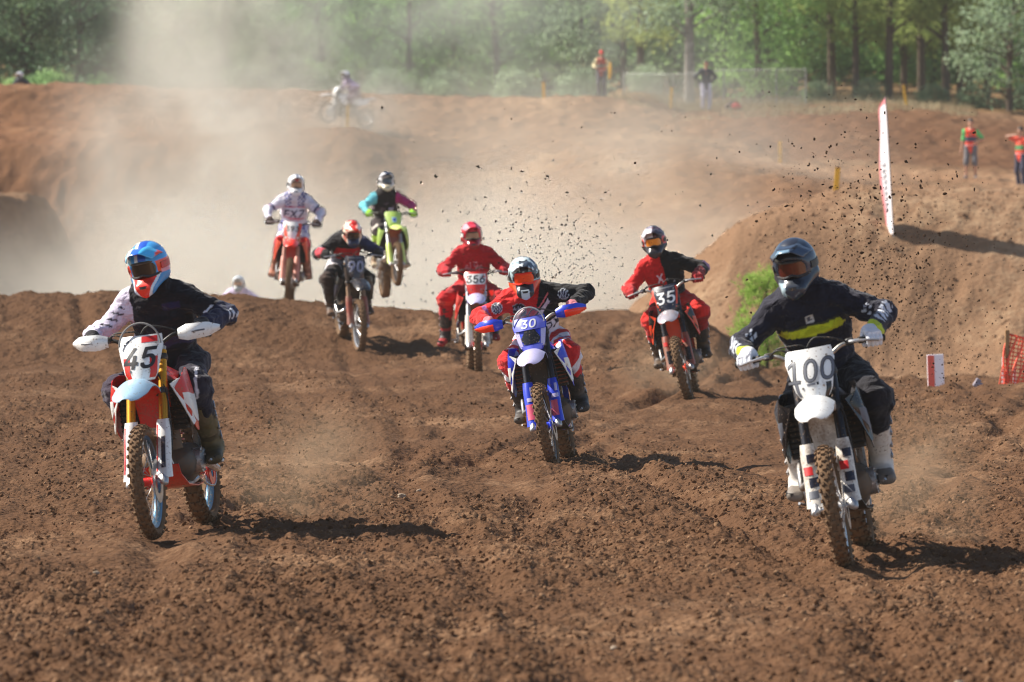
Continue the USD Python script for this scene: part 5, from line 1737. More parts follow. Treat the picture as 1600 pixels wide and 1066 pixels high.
def stand(label, M, c, cfg):
    """A standing person; c gives the hands' places (bar to the left, forward, height) and what is worn."""
    J = dict(pelvis=np.array([0, 0, .93]), chest=np.array([.02, 0, 1.40]), neck=np.array([.03, 0, 1.49]), head=np.array([.05, 0, 1.64]), head_ypr=c.get('head', (0, 5, 0)))
    for s, k in ((1, 'L'), (-1, 'R')):
        J['hip' + k] = np.array([0, .09 * s, .91])
        J['an' + k] = np.array([c.get('step', 0) * s, c.get('spread', .12) * s, .085])
        J['toe' + k] = J['an' + k] + np.array([.17, .03 * s, -.045])
        J['kn' + k] = two_bone(J['hip' + k], J['an' + k], .425, .425, (1, .1 * s, 0))
        J['sh' + k] = np.array([.02, .17 * s, 1.385])
        J['wr' + k] = np.array(c.get('hand' + k, (.05, .27 * s, .84)))
        J['el' + k] = two_bone(J['sh' + k], J['wr' + k], .29, .26, c.get('elbow' + k, (-.8, .5 * s, 0)))
    p = thing('person', label, 'person', M, c.get('group'))
    b = Blob([v for v in J.values() if isinstance(v, np.ndarray)], .011, .16)
    b.cone(J['pelvis'], J['chest'], .105, .11, .04).cone(J['chest'], J['neck'], .075, .055, .03).cone(J['neck'], J['head'] - np.array([0, 0, .05]), .052, .05, .03)
    make_face_head(b, J, .02)
    for k in 'LR':
        b.cone(J['chest'], J['sh' + k], .08, .058, .04).cone(J['sh' + k], J['el' + k], .048, .038, .03).cone(J['el' + k], J['wr' + k], .038, .026, .02)
        b.cone(J['hip' + k], J['kn' + k], .078, .052, .03).cone(J['kn' + k], J['an' + k], .054, .036, .03).cone(J['an' + k], J['toe' + k] * .7 + J['an' + k] * .3, .032, .022, .02)
        hanging_hand(b, J['el' + k], J['wr' + k])
    m = b.mesh()
    part(p, 'body', m, SKIN, True)
    sl = c.get('sleeve', 1.0)
    b = Blob([v for k, v in J.items() if k[:2] in ('pe', 'ch', 'sh', 'el', 'wr', 'ne')], .012, .22)
    up, left, fwd = torso_frame(J)
    for s in (1, -1):
        b.cone(J['pelvis'] + left * .045 * s - up * .08, J['chest'] + left * .065 * s - up * .03, .122, .108, .05)
    for k in 'LR':
        b.cone(J['chest'], J['sh' + k], .095, .072, .04)
        if sl > .9:
            b.cone(J['sh' + k], J['el' + k], .066, .056, .03).cone(J['el' + k], J['wr' + k], .055, .042, .03)
        else:
            b.cone(J['sh' + k], J['sh' + k] * (1 - sl) + J['el' + k] * sl, .066, .06, .03)
    m = wrinkle(b.mesh(), .02, 8, 3)
    part(p, 'jacket' if sl > .9 else 'shirt', m, CLOTH, True, cfg['top'](jersey_coords(np.asarray(m.vertices), J)))
    b = Blob([v for k, v in J.items() if k[:2] in ('pe', 'hi', 'kn', 'an')], .012, .17)
    b.cone(J['hipL'], J['hipR'], .11, .11, .04)
    for k in 'LR':
        b.cone(J['hip' + k], J['kn' + k], .102, .076, .04)
        if c.get('shorts'):
            b.cone(J['kn' + k], J['kn' + k] * .85 + J['an' + k] * .15, .077, .080, .02)
        else:
            b.cone(J['kn' + k], J['an' + k], .074, .062, .03)
    m = wrinkle(b.mesh(), .02, 7, 4)
    part(p, 'shorts' if c.get('shorts') else 'trousers', m, CLOTH, True, paint(len(m.vertices), cfg['legs']))
    for k in 'LR':
        b = Blob([J['an' + k], J['toe' + k]], .009, .13)
        b.cone(J['an' + k] + np.array([-.05, 0, -.045]), J['toe' + k] + np.array([.02, 0, -.01]), .042, .034, .02).cone(J['an' + k] + np.array([-.03, 0, -.02]), J['an' + k] + np.array([0, 0, .02]), .045, .046, .03)
        m = b.mesh()
        part(p, 'shoe', m, CLOTH, True, paint(len(m.vertices), cfg.get('shoe', g(60))))
    M2 = head_matrix(J)
    if c.get('cap') is not None:
        U, W = np.meshgrid(np.linspace(-1, 1, 17), np.linspace(0, 1, 9), indexing='ij')
        th, ph = U * np.pi, W * np.pi * .5
        cap = sheet(np.stack([-.008 + .107 * np.cos(th) * np.cos(ph), .084 * np.sin(th) * np.cos(ph), .03 + .10 * np.sin(ph)], -1), .004)
        br = sheet(np.stack([.085 + .075 * W * (1 - .5 * U ** 2), .075 * U, .04 - .02 * W - .015 * U ** 2], -1), .004)
        hat = cat(cap, br)
        hat.apply_transform(M2)
        part(p, 'cap', hat, c['cap'], 50)
    else:
        b = Blob([(-.12, -.1, -.06), (.1, .1, .14)], .008, .03)
        b.ell((-.018, 0, .035), (.104, .083, .105)).ell((.10, 0, -.03), (.075, .12, .09), k=.01, cut=True).ell((-.02, 0, -.14), (.13, .13, .11), k=.01, cut=True)
        hr = b.mesh()
        hr.apply_transform(M2)
        part(p, 'hair', hr, HAIR, True)
    return p


def vest(sl, body, low):
    def f(q):
        c = paint(len(q.P), body)
        c[q.arm != 0] = sl
        c[(q.arm == 0) & (np.abs(q.s - .5) < .16) & (q.f > 0)] = low
        c[(q.arm == 0) & (np.abs(q.s - .12) < .03)] = g(230, 190, 190)
        return c
    return f


gm = 'course marshals in orange vests'
stand('course marshal in orange vest and grey shorts standing on the pale path', at_ground(1517, 168, 12), dict(shorts=True, sleeve=.8, handL=(.16, .20, 1.08), handR=(.03, -.28, .84), elbowL=(-.8, .9, 0), group=gm, spread=.14),
      dict(top=vest(g(90, 190, 110), g(235, 74, 52), g(66, 70, 92)), legs=g(104, 104, 110), shoe=g(150, 140, 136)))
stand('course marshal at the right edge lifting an arm, dark trousers', at_ground(1596, 165.5, 40), dict(handR=(.16, -.14, 1.52), elbowR=(.5, -1, .3), sleeve=.6, spread=.16, step=.10, group=gm),
      dict(top=vest(g(240, 96, 70), g(236, 80, 60), g(90, 150, 100)), legs=g(52, 54, 78), shoe=g(56, 56, 66)))
stand('course marshal in red cap holding a rolled yellow flag on the dusty bank', at_ground(940, 194.6, 10) @ np.diag([.9, .9, .9, 1]), dict(cap=look('red_cap', tuple(g(220, 60, 52)), .6, dirt=0), handR=(.12, -.22, 1.10), handL=(.2, .22, 1.12), group=gm, spread=.1),
      dict(top=vest(g(226, 214, 170), g(176, 78, 66), g(130, 120, 110)), legs=g(96, 92, 104), shoe=g(70)))
stand('man in dark jacket and pale trousers beside the wire fence', at_ground(1103, 196.6, -8), dict(handR=(-.02, -.20, 1.0), handL=(-.02, .20, 1.0), elbowR=(-.4, -1, .1), elbowL=(-.4, 1, .1), spread=.12),
      dict(top=lambda q: paint(len(q.P), g(66, 72, 84)), legs=g(190, 188, 205), shoe=g(60)))

# ----- flag held by the far marshal, stakes, feather flag, barriers
STAKE = look('yellow_paint', tuple(g(232, 178, 40)), .6, dirt=.3)
WOOD = look('weathered_wood', tuple(g(150, 112, 70)), .85, dirt=.4)
PK_RED = plastic('banner_red', g(226, 140, 148), .1)
BANNER = plastic('banner_white', g(236, 232, 238), .10)
NET = look('orange_net', tuple(g(240, 88, 60)), .6, dirt=.2)
WIRE = look('galvanised_wire', (.45, .48, .46), .5, metal=.6, dirt=.3)
POST = look('grey_post', (.30, .33, .31), .6, metal=.3, dirt=.35)
x0 = sight(940, 194.3) + .26
z0 = ground_z(x0, 194.3)
fl = thing('signal_flag', 'rolled yellow flag on a stick held by the marshal in the red cap', 'flag', trimesh.transformations.translation_matrix((x0, 194.3, z0)))
part(fl, 'stick', tube([(0, 0, .55), (.04, 0, 1.25)], .012, 6), WOOD, 40)
part(fl, 'cloth', tube([(.01, 0, .62), (.03, -.02, .8), (.04, 0, 1.0), (.045, 0, 1.2)], [.03, .06, .05, .02], 8, 14), STAKE, 50)

stake_words = ['yellow stake on the ledge below the distant rider', 'short yellow stake at the dusty bank edge left of the marshal in the red cap', 'yellow stake at the left end of the wire fence', 'yellow stake on the slope above the pale path',
               'yellow stake on the mound left of the feather flag', 'yellow stake under the pines behind the feather flag']
for i, (X, D, h_, tilt) in enumerate([(543, 177.5, .74, 1), (850, 192.5, .60, -2), (1048, 195.0, .74, 3), (1219, 172, .66, -1), (1306, 107.6, .44, 5), (1416, 195.0, .72, -8)]):
    x = sight(X, D)
    M = trimesh.transformations.translation_matrix((x, D, ground_z(x, D))) @ rot((0, 1, 0), tilt)
    st = thing('marker_stake', stake_words[i], 'stake', M, 'yellow course stakes')
    part(st, 'board', cat(rbox((0, 0, h_ / 2 - .05), (.10, .022, h_ + .1), .006), box((0, .018, h_ * .3), (.04, .02, h_ * .6))), STAKE, 30)
    part(st, 'cap', rbox((0, 0, h_ + .012), (.104, .026, .03), .008), WOOD, 30)

# feather flag
D = 104.75
x = sight(1396, D)
M = trimesh.transformations.translation_matrix((x, D, ground_z(x, D) - .02)) @ rot((0, 1, 0), -3.2) @ rot((0, 0, 1), 103)
ff = thing('feather_flag', 'tall narrow white feather flag with red edge on the mound', 'flag', M)
zz = np.linspace(0, 2.72, 30)
bend = .03 * np.clip((zz - 1.7) / 1.0, 0, 1) ** 2.6
pole = np.stack([bend - .02, 0 * zz, zz - .10 * np.clip((zz - 2.2) / .5, 0, 1) ** 2], 1)
part(ff, 'pole', tube(pole, .012, 7), PADGREY, 40)
w = np.interp(zz, [0, .06, .25, 1.7, 2.4, 2.58, 2.68, 2.72], [.02, .34, .52, .58, .58, .48, .30, .10])
U = np.linspace(0, 1, 13)[None, :]
wave = .030 * np.sin(zz[:, None] * 3.2 + U * 4) * U
Gf_ = np.stack([pole[:, :1] + .014 + w[:, None] * U, -.004 + wave, pole[:, 2:3] - .06 * U], -1)[1:]
bn = part(ff, 'banner', sheet(Gf_, .003), BANNER, 50)
for sd in (-1, 1):
    off = np.array([0, .004 * sd, 0])
    part(bn, 'red_edge', sheet(Gf_[:, -3:] + off, .002), PK_RED, 50)
    part(bn, 'red_tip', sheet(Gf_[-3:] + off * 1.6, .002), PK_RED, 50)
    marks = []
    for k in range(9):               # the banner's upright print, too small to read in the photograph
        for uu, ww in ((.46, .05), (.58, .04 if k % 3 else .07), (.68, .05)):
            zc = .55 + .105 * k + .012 * math.sin(k * 7 + uu * 20)
            yy = -.004 + .030 * math.sin(zc * 3.2 + uu * 4) * uu + sd * .005
            marks.append(box((float(np.interp(zc, zz, pole[:, 0])) + .014 + .57 * uu, yy, zc - .06 * uu), (ww, .002, .03 + .03 * ((k * 5 + int(uu * 100)) % 3))))
    lt = cat(*marks)
    part(bn, 'print', lt, GREYINK, False)

# barriers at the right edge of the track
D = 66.0
x = sight(1464, D)
mb = thing('marker_board', 'small red and white upright marker board by the track edge', 'sign', trimesh.transformations.translation_matrix((x, D, ground_z(x, D))) @ rot((0, 0, 1), 6) @ rot((0, 1, 0), -2))
part(mb, 'board', rbox((0, 0, .325), (.195, .03, .65), .008), BANNER, 30)
part(mb, 'red_stripe', rbox((-.055, -.017, .325), (.078, .006, .63), .002), plastic('faded_red', g(225, 92, 78), .2), 30)
part(mb, 'peg', cat(cyl((-.06, .02, -.1), (-.06, .02, .5), .012, 8), cyl((.06, .02, -.1), (.06, .02, .5), .012, 8)), WOOD, 30)
x = sight(1578, D)
nt = thing('net_barrier', 'orange plastic mesh barrier draped between posts at the right edge', 'barrier', trimesh.transformations.translation_matrix((x, D, ground_z(x, D))))
part(nt, 'post', rbox((-.03, .02, .43), (.05, .05, 1.02), .01), WOOD, 30)
part(nt, 'post', rbox((1.15, .35, .40), (.05, .05, 1.0), .01), WOOD, 30)
for px_, hh in ((-.07, .62), (.06, .50), (.20, .42)):
    part(nt, 'white_slat', rbox((px_, .07, hh / 2), (.035, .02, hh), .004), BANNER, 30)


def net_pt(u, v):
    x = -.16 * (1 - v) * (1 - u) ** 2 - .02 + 1.2 * u
    y = .33 * u - .10 * (1 - v) + .045 * np.sin(u * 26 + v * 2) * (1 - .5 * v) + .03 * np.sin(v * 9)
    return np.stack([x, y, .03 + v * (.86 - .10 * np.sin(np.pi * np.clip(u, 0, 1)))], -1)


strands = []
for u in np.linspace(0, 1, 27):
    strands.append(tube(net_pt(np.full(14, u), np.linspace(0, 1, 14)), .006, 4))
for v in np.linspace(0, 1, 19):
    strands.append(tube(net_pt(np.linspace(0, 1, 40), np.full(40, v)), .007, 4))
strands.append(tube(net_pt(np.linspace(0, 1, 40), np.full(40, 1.0)), .014, 5))
for k in range(5):
    u = .02 + .05 * k
    strands.append(tube(net_pt(u + .03 * np.sin(np.linspace(0, 6, 14) + k), np.linspace(0, 1, 14)) + np.array([0, -.02, 0]), .012, 5))
part(nt, 'net', cat(*strands), NET, 50)
x = sight(1537, 64.0)
sl = thing('fallen_block', 'bluish grey block lying tilted beside the orange net', 'block', trimesh.transformations.translation_matrix((x, 64.0, ground_z(x, 64.0) + .13)) @ rot((0, 1, 0), 32))
part(sl, 'slab', cat(rbox((0, 0, .0), (.26, .12, .08), .02), rbox((-.10, 0, .045), (.06, .10, .04), .012), rbox((.08, 0, .045), (.05, .10, .05), .012)), look('blue_grey_plastic', tuple(g(128, 124, 142)), .6, dirt=.4), 35)
part(sl, 'rope', tube([(.12, 0, -.03), (.20, -.03, -.10), (.30, -.02, -.12)], .01, 6, 10), DARK, 40)
x = sight(1146, 195.4)
bg = thing('kit_bag', 'small red and black bag on the ground by the fence', 'bag', trimesh.transformations.translation_matrix((x, 195.4, ground_z(x, 195.4))))
part(bg, 'pouch', hull([(-.2, 0, .10, .10), (.2, 0, .10, .10), (-.12, 0, .19, .08), (.1, 0, .18, .08)]), look('red_black_bag', (.05, .02, .025), .7, dirt=.2), 50)
part(bg, 'flap', hull([(.02, -.06, .12, .09), (.2, -.05, .12, .08), (.1, -.05, .20, .06)]), look('red_bag', tuple(g(196, 30, 44)), .7, dirt=.1), 50)
part(bg, 'strap', tube([(-.15, 0, .24), (0, 0, .33), (.15, 0, .24)], .014, 6, 10), DARK, 50)

# wire fence
fp = [(975, 203.5), (1052, 201.5), (1131, 200.2), (1213, 199), (1259, 198.4)]
fpos = [np.array([sight(X, D), D, ground_z(sight(X, D), D)]) for X, D in fp]
fe = thing('wire_fence', 'grey wire mesh fence on posts at the edge of the trees', 'fence')
FH = [.75, 1.05, 1.25, 1.28, 1.30]
for p, hh in zip(fpos, FH):
    part(fe, 'post', cyl(p - np.array([0, 0, .2]), p + np.array([0, 0, hh + .05]), .03, 8), POST, 30)
for i in range(4):
    a, b, ha, hb = fpos[i], fpos[i + 1], FH[i], FH[i + 1]
    part(fe, 'rail', tube([a + np.array([0, 0, ha]), b + np.array([0, 0, hb])], .013, 6), POST, 30)
    L = np.linalg.norm(b - a)
    ws = []
    for s0 in np.arange(-1.4, L, .11):
        for sg in (1, -1):
            t0, t1 = (s0, s0 + 1.3) if sg == 1 else (s0 + 1.3, s0)
            q0, q1, z0_, z1_ = t0, t1, 0.0, 1.0
            pts = []
            for k in range(7):
                f = k / 6
                t = (q0 + (q1 - q0) * f) / L
                if 0 <= t <= 1:
                    pts.append(a * (1 - t) + b * t + np.array([0, -.02, (ha * (1 - t) + hb * t) * f]))
            if len(pts) > 1:
                ws.append(tube([pts[0], pts[-1]], .006, 3))
    part(fe, 'wire_mesh', cat(*ws), WIRE, False)

# ---------------------------------------------------------------- trees and plants
def leaf_look(name, dark, mid, pale, trans=.35, noise=.45):
    nodes = {
        "g": ("geometry", {}), "oi": ("object_info", {}),
        "n": ("noise_texture", {"scale": noise, "detail": 3}),
        "a": ("math", {"math_type": "multiply_add", "value2": .34}),
        "b": ("math", {"math_type": "multiply_add", "value2": .30}),
        "r": ("rgb_ramp", {"ramp": [(.25, dark), (.6, mid), (.95, pale)]}),
        "p": ("principled_bsdf", {"roughness": .6, "specular_ior_level": .3}),
        "t": ("translucent_bsdf", {}), "m": ("mix_closure", {"fac": trans}),
    }
    links = [("g.position", "n.vector"), ("g.random_per_island", "a.value1"), ("n.fac", "a.value3"), ("oi.random", "b.value1"), ("a.value", "b.value3"), ("b.value", "r.fac"),
             ("r.color", "p.base_color"), ("r.color", "t.color"), ("p.BSDF", "m.closure1"), ("t.BSDF", "m.closure2")]
    return usdkit.material(stage, '/World/Looks/' + name, nodes, links, surface="m.closure")


LEAF_DARK = leaf_look('dark_leaves', (0.039, 0.084, 0.043), (0.095, 0.174, 0.090), (0.213, 0.302, 0.157), .45)
LEAF_MID = leaf_look('green_leaves', (0.084, 0.168, 0.066), (0.199, 0.353, 0.142), (0.428, 0.617, 0.267), .5)
LEAF_BRIGHT = leaf_look('bright_leaves', (0.099, 0.220, 0.058), (0.237, 0.459, 0.125), (0.475, 0.700, 0.250), .5)
LEAF_GREY = leaf_look('grey_green_leaves', (0.115, 0.168, 0.103), (0.245, 0.345, 0.208), (0.459, 0.582, 0.367), .45)
NEEDLE = leaf_look('pine_needles', (0.130, 0.185, 0.049), (0.306, 0.397, 0.117), (0.581, 0.670, 0.250), .5)
NEEDLE_Y = leaf_look('young_pine_needles', (0.130, 0.225, 0.040), (0.287, 0.449, 0.081), (0.593, 0.700, 0.202), .5)
DRYLEAF = leaf_look('dry_leaves', (0.160, 0.120, 0.060), (0.320, 0.260, 0.150), (0.500, 0.430, 0.280))
BARK = look('bark', (.085, .062, .048), .9, dirt=.3, spec=.1, scale=14, bump=.02, dust=(.16, .13, .11))
BARK_PALE = look('pale_bark', (.22, .20, .18), .85, dirt=.35, spec=.1, scale=5, bump=.01, dust=(.10, .09, .08))


def quads(c, size, r, flat=.0, long=1.0):
    """Leaves: rhombs of the given size at the points c, turned at random."""
    n = len(c)
    a = r.normal(size=(n, 3))
    a /= np.linalg.norm(a, axis=1, keepdims=True)
    b = np.cross(a, r.normal(size=(n, 3)))
    b /= np.linalg.norm(b, axis=1, keepdims=True)
    s = size * r.uniform(.6, 1.35, (n, 1))
    V = np.stack([c - a * s * long, c - b * s * .5, c + a * s * long, c + b * s * .5], 1).reshape(-1, 3)
    i = np.arange(n)[:, None] * 4
    return trimesh.Trimesh(V, np.vstack([i + [0, 1, 2], i + [0, 2, 3]]), process=False)


def crown_points(r, n_clump, per, z0, z1, rad, clump, power=.6):
    z = z0 + (z1 - z0) * r.uniform(0, 1, n_clump)
    f = (z - z0) / (z1 - z0)
    R = rad * np.clip(np.sin(np.pi * np.clip(f * .86 + .14, 0, 1)) ** power, .15, 1)
    th = r.uniform(0, 2 * np.pi, n_clump)
    rr = R * np.sqrt(r.uniform(.12, 1.1, n_clump))
    C = np.stack([rr * np.cos(th), rr * np.sin(th), z], 1)
    k = r.integers(int(per * .5), int(per * 1.5), n_clump)
    cl = clump * r.uniform(.6, 1.4, n_clump)
    idx = np.repeat(np.arange(n_clump), k)
    return C, C[idx] + r.normal(size=(len(idx), 3)) * cl[idx, None] * np.array([1, 1, .62])


def limbs(r, C, h_, rad, n):
    out = [tube([(0, 0, -.4), (.03, .02, h_ * .25), (.10 * r.normal(), .10 * r.normal(), h_ * .6), (.2 * r.normal(), .2 * r.normal(), h_)], [rad * 1.25, rad, rad * .7, rad * .18], 9, 14)]
    for i in r.choice(len(C), min(n, len(C)), False):
        c = C[i]
        z = max(.5, c[2] - .35 * np.hypot(c[0], c[1]) - .4)
        out.append(tube([(0, 0, z), c * np.array([.45, .45, 0]) + np.array([0, 0, z * .5 + c[2] * .5]), c], [rad * .38, rad * .22, rad * .06], 5, 6))
    return cat(*out)


TREES = {}


def make_tree(name, label, X, D, kind, s, seed, turn=0.0, group=None):
    """A tree of one of a few shapes: the first of a shape is built, the others refer to it."""
    x = sight(X, D)
    M = trimesh.transformations.translation_matrix((x, D, ground_z(x, D) - .05)) @ rot((0, 0, 1), turn) @ np.diag([s, s, s, 1])
    key = (kind, seed)
    cat_ = {'bush': 'bush', 'young_pine': 'bush'}.get(kind, 'tree')
    p = thing(name, label, cat_, M, group)
    if key in TREES:
        prim = stage.GetPrimAtPath(p)
        src = stage.GetPrimAtPath(TREES[key])
        for child in ('trunk', 'crown'):
            c = stage.DefinePrim(f'{p}/{child}')
            c.GetReferences().AddInternalReference(f'{TREES[key]}/{child}')
        return p
    TREES[key] = p
    r = np.random.default_rng(seed * 17 + len(kind))
    if kind == 'dense':
        C, P = crown_points(r, 95, 52, .2, 7.2, 2.6, .40)
        part(p, 'trunk', limbs(r, C, 6.4, .15, 22), BARK, 50)
        part(p, 'crown', quads(P, .115, r), LEAF_DARK if seed % 4 == 0 else LEAF_MID if seed % 4 == 1 else LEAF_BRIGHT if seed % 4 == 2 else LEAF_GREY, False)
    elif kind == 'pine':
        C, P = crown_points(r, 150, 16, 2.0 + .6 * (seed % 3), 10, 2.1, .30, .5)
        part(p, 'trunk', limbs(r, C, 9.8, .145, 34), BARK, 50)
        n = len(P)
        tips = r.normal(size=(n, 7, 3)) * .5
        tips[..., 2] += .35
        tips /= np.linalg.norm(tips, axis=2, keepdims=True)
        tips *= .21
        side = np.cross(tips, r.normal(size=(n, 7, 3)))
        side = side / (np.linalg.norm(side, axis=2, keepdims=True) + 1e-9) * .022
        V = np.stack([P[:, None] - side, P[:, None] + side, P[:, None] + tips], 2).reshape(-1, 3)
        part(p, 'crown', trimesh.Trimesh(V, np.arange(len(V)).reshape(-1, 3), process=False), NEEDLE, False)
    elif kind == 'pole':
        C, P = crown_points(r, 90, 55, 3.2, 9.5, 2.6, .45, .5)
        part(p, 'trunk', limbs(r, C, 9, .17, 26), BARK_PALE, 50)
        part(p, 'crown', quads(P, .11, r), LEAF_GREY, False)
    elif kind == 'bush':
        C, P = crown_points(r, 46, 60, .05, 1.5, 1.0, .22, .35)
        part(p, 'trunk', limbs(r, C, 1.2, .05, 12), BARK, 50)
        part(p, 'crown', quads(P, .075, r), (LEAF_MID, LEAF_GREY, DRYLEAF)[seed % 3], False)
    elif kind == 'young_pine':
        C, P = crown_points(r, 60, 15, .15, 1.55, .42, .10, .45)
        part(p, 'trunk', limbs(r, C, 1.5, .03, 24), BARK, 50)
        n = len(P)
        tips = r.normal(size=(n, 12, 3)) * .5
        tips[..., 2] += .4
        tips /= np.linalg.norm(tips, axis=2, keepdims=True)
        tips *= .12
        side = np.cross(tips, r.normal(size=(n, 12, 3)))
        side = side / (np.linalg.norm(side, axis=2, keepdims=True) + 1e-9) * .0045
        V = np.stack([P[:, None] - side, P[:, None] + side, P[:, None] + tips], 2).reshape(-1, 3)
        part(p, 'crown', trimesh.Trimesh(V, np.arange(len(V)).reshape(-1, 3), process=False), NEEDLE_Y, False)
    return p


make_tree('pine_shrub', 'small yellow-green pine shrub behind the right shoulder of rider 100', 1196, 84, 'young_pine', .92, 1)
for X, D, s, sd, w in [(-70, 208, 1.0, 4, None), (35, 207, .95, 0, 'dark leafy tree above the far left helmet'), (125, 206, 1.0, 4, 'dark bushy tree at the left end of the dusty forest'), (205, 212, .95, 0, 'dark tree whose right side fades into dust')]:
    make_tree('leafy_tree', w or 'dark leafy tree at the left edge', X, D, 'dense', s, sd, 57 * sd + X)
for X, D, s, sd in [(75, 203, .8, 0), (160, 203.5, .7, 3), (250, 207, .9, 4), (20, 203, .6, 3), (300, 210, 1.1, 1), (380, 209, 1.0, 4), (470, 211, 1.1, 3)]:
    make_tree('bush', 'low bush along the foot of the trees behind the left bank', X, D, 'bush', s, sd, X * 3.1, 'bushes at the foot of the trees')
rt = np.random.default_rng(5)
mid = [(285, 222, 3, 'grey green tree directly behind the rising dust plume'), (350, 219, 1, 'hazy green tree just right of the dust plume'), (430, 225, 3, 'grey green hazy tree above the left half of the bank'), (505, 220, 1, 'hazy green tree above the far rider on the bank'),
       (575, 224, 2, 'brighter hazy tree just right of the far rider on the bank'), (640, 219, 1, 'hazy green tree above the airborne rider with turquoise sleeve'), (710, 223, 2, 'fresh green hazy tree above rider 356'), (775, 220, 1, 'hazy green tree above the blue enduro bike'),
       (850, 222, 2, 'fresh green tree above the dusty bank stake'), (905, 218, 3, 'grey green tree left of the marshal in the red cap'), (975, 214, 3, 'grey green tree right of the marshal in the red cap'), (1130, 214, 0, 'darker tree behind the man in the dark jacket'), (1235, 212, 1, 'green leafy tree above the right end of the wire fence')]
for X, D, sd, wd_ in mid:
    make_tree('leafy_tree', wd_, X, D, 'dense', .66 + .2 * rt.random(), sd, 360 * rt.random(), 'leafy trees along the front of the forest')
make_tree('leafy_tree', 'vivid green tree between the wire fence and the feather flag', 1185, 206, 'dense', .85, 2, 40)
make_tree('leafy_tree', 'greyish tree with thin trunk at the right edge behind the marshals', 1578, 199, 'dense', .72, 3, 120)
make_tree('pale_trunk_tree', 'tree with pale patched trunk behind the man in the dark jacket', 1076, 203.5, 'pole', 1.0, 1)
pines = [(1000, 209, 3, 'yellow-green pine behind the left end of the wire fence'), (1240, 216, 3, 'yellow-green pine set back behind the right end of the wire fence'), (1300, 210, 2, 'yellow-green pine between the wire fence and the feather flag'), (1337, 203, 1, 'pine with dark trunk just left of the feather flag tip'),
         (1388, 202.5, 2, 'pine whose dark trunk stands behind the feather flag tip'), (1412, 209, 3, 'pine directly behind the yellow stake right of the flag'), (1440, 206, 1, 'second pine trunk right of the feather flag'), (1478, 203, 2, 'third pine trunk right of the feather flag'),
         (1500, 208, 3, 'pine above the marshal in grey shorts'), (1542, 210, 1, 'pine between the marshal in grey shorts and the greyish tree')]
for i, (X, D, sd, wd_) in enumerate(pines):
    make_tree('pine_tree', wd_, X, D, 'pine', .80 + .2 * rt.random(), sd, 77 * i, 'pines along the right side of the forest')
for D, step in ((228, 78), (238, 84), (252, 92)):
    for X in np.arange(-130, 1740, step):
        sd = int(rt.choice([0, 1, 3, 3] if X < 950 else [1, 2, 1, 2]))
        make_tree('leafy_tree', 'tree in the back rows of the forest, seen between the nearer trees', float(X + 40 * rt.random()), D + 5 * rt.random(), 'dense', .85 + .3 * rt.random(), sd, 360 * rt.random(), 'trees in the back rows of the forest')
for X, D, s, sd in [(1275, 202, .5, 1), (1360, 202, .5, 4), (1455, 201, .5, 1), (1520, 200.5, .5, 4), (1600, 200, .6, 1), (1010, 205, .6, 1), (910, 206, .8, 1), (800, 207, .8, 4), (700, 208, .8, 1), (600, 209, .8, 4)]:
    make_tree('bush', 'low green scrub along the top of the bank under the trees', X, D, 'bush', s, sd, X * 2.3, 'scrub on top of the banks')
# dry grass on the bank tops: blades nobody could count
rg = np.random.default_rng(23)
n = 16000
D = rg.uniform(192, 204, n)
X = rg.uniform(960, 1700, n)
k = meshkit.fbm(np.stack([X * .012, D * .35, 0 * X], 1), 3, 33) > .50
X, D = X[k], D[k]
x = sight(X, D)
z = np.interp(x, x, x) * 0 + np.array([ground_z(a, b) for a, b in zip(x, D)])
h_ = rg.uniform(.10, .34, len(x))
P0 = np.stack([x, D, z - .03], 1)
ln = rg.normal(size=(len(x), 3)) * .10
ln[:, 2] = h_
wv = np.cross(ln, rg.normal(size=(len(x), 3)))
wv = wv / np.linalg.norm(wv, axis=1, keepdims=True) * .014
V = np.stack([P0 - wv, P0 + wv, P0 + ln], 1).reshape(-1, 3)
part('/World', 'grass', trimesh.Trimesh(V, np.arange(len(V)).reshape(-1, 3), process=False), DRYLEAF, False)
tag(stage.GetPrimAtPath('/World/grass'), 'dry pale grass along the top of the right bank', 'grass', None, 'stuff')

# ---------------------------------------------------------------- loose earth
def rough_ball(seed, sub=1):
    m = trimesh.creation.icosphere(sub)
    v = np.array(m.vertices)
    v *= (1 + .75 * (meshkit.noise(v * 1.7 + seed * 7.3, seed) - .5) + .3 * (meshkit.noise(v * 4 + seed, seed + 3) - .5))[:, None]
    return trimesh.Trimesh(v * np.array([1, .85, .7]), m.faces, process=False)


def scatter(name, pos, size, look_, protos, label, category, seed):
    r = np.random.default_rng(seed)
    pi = UsdGeom.PointInstancer.Define(stage, '/World/' + name)
    paths = []
    for i, m in enumerate(protos):
        q = usdkit.mesh(stage, f'/World/{name}/clod_{i:03d}', m, look_, smooth=50)
        paths.append(q.GetPath())
    pi.CreatePrototypesRel().SetTargets(paths)
    n = len(pos)
    pi.CreateProtoIndicesAttr(Vt.IntArray.FromNumpy(r.integers(0, len(protos), n).astype(np.int32)))
    pi.CreatePositionsAttr(Vt.Vec3fArray.FromNumpy(pos.astype(np.float32)))
    pi.CreateScalesAttr(Vt.Vec3fArray.FromNumpy((size[:, None] * r.uniform(.7, 1.3, (n, 3))).astype(np.float32)))
    q = r.normal(size=(n, 4))
    q /= np.linalg.norm(q, axis=1, keepdims=True)
    pi.CreateOrientationsAttr(Vt.QuathArray([Gf.Quath(*map(float, a)) for a in q]))
    tag(pi, label, category, None, 'stuff')


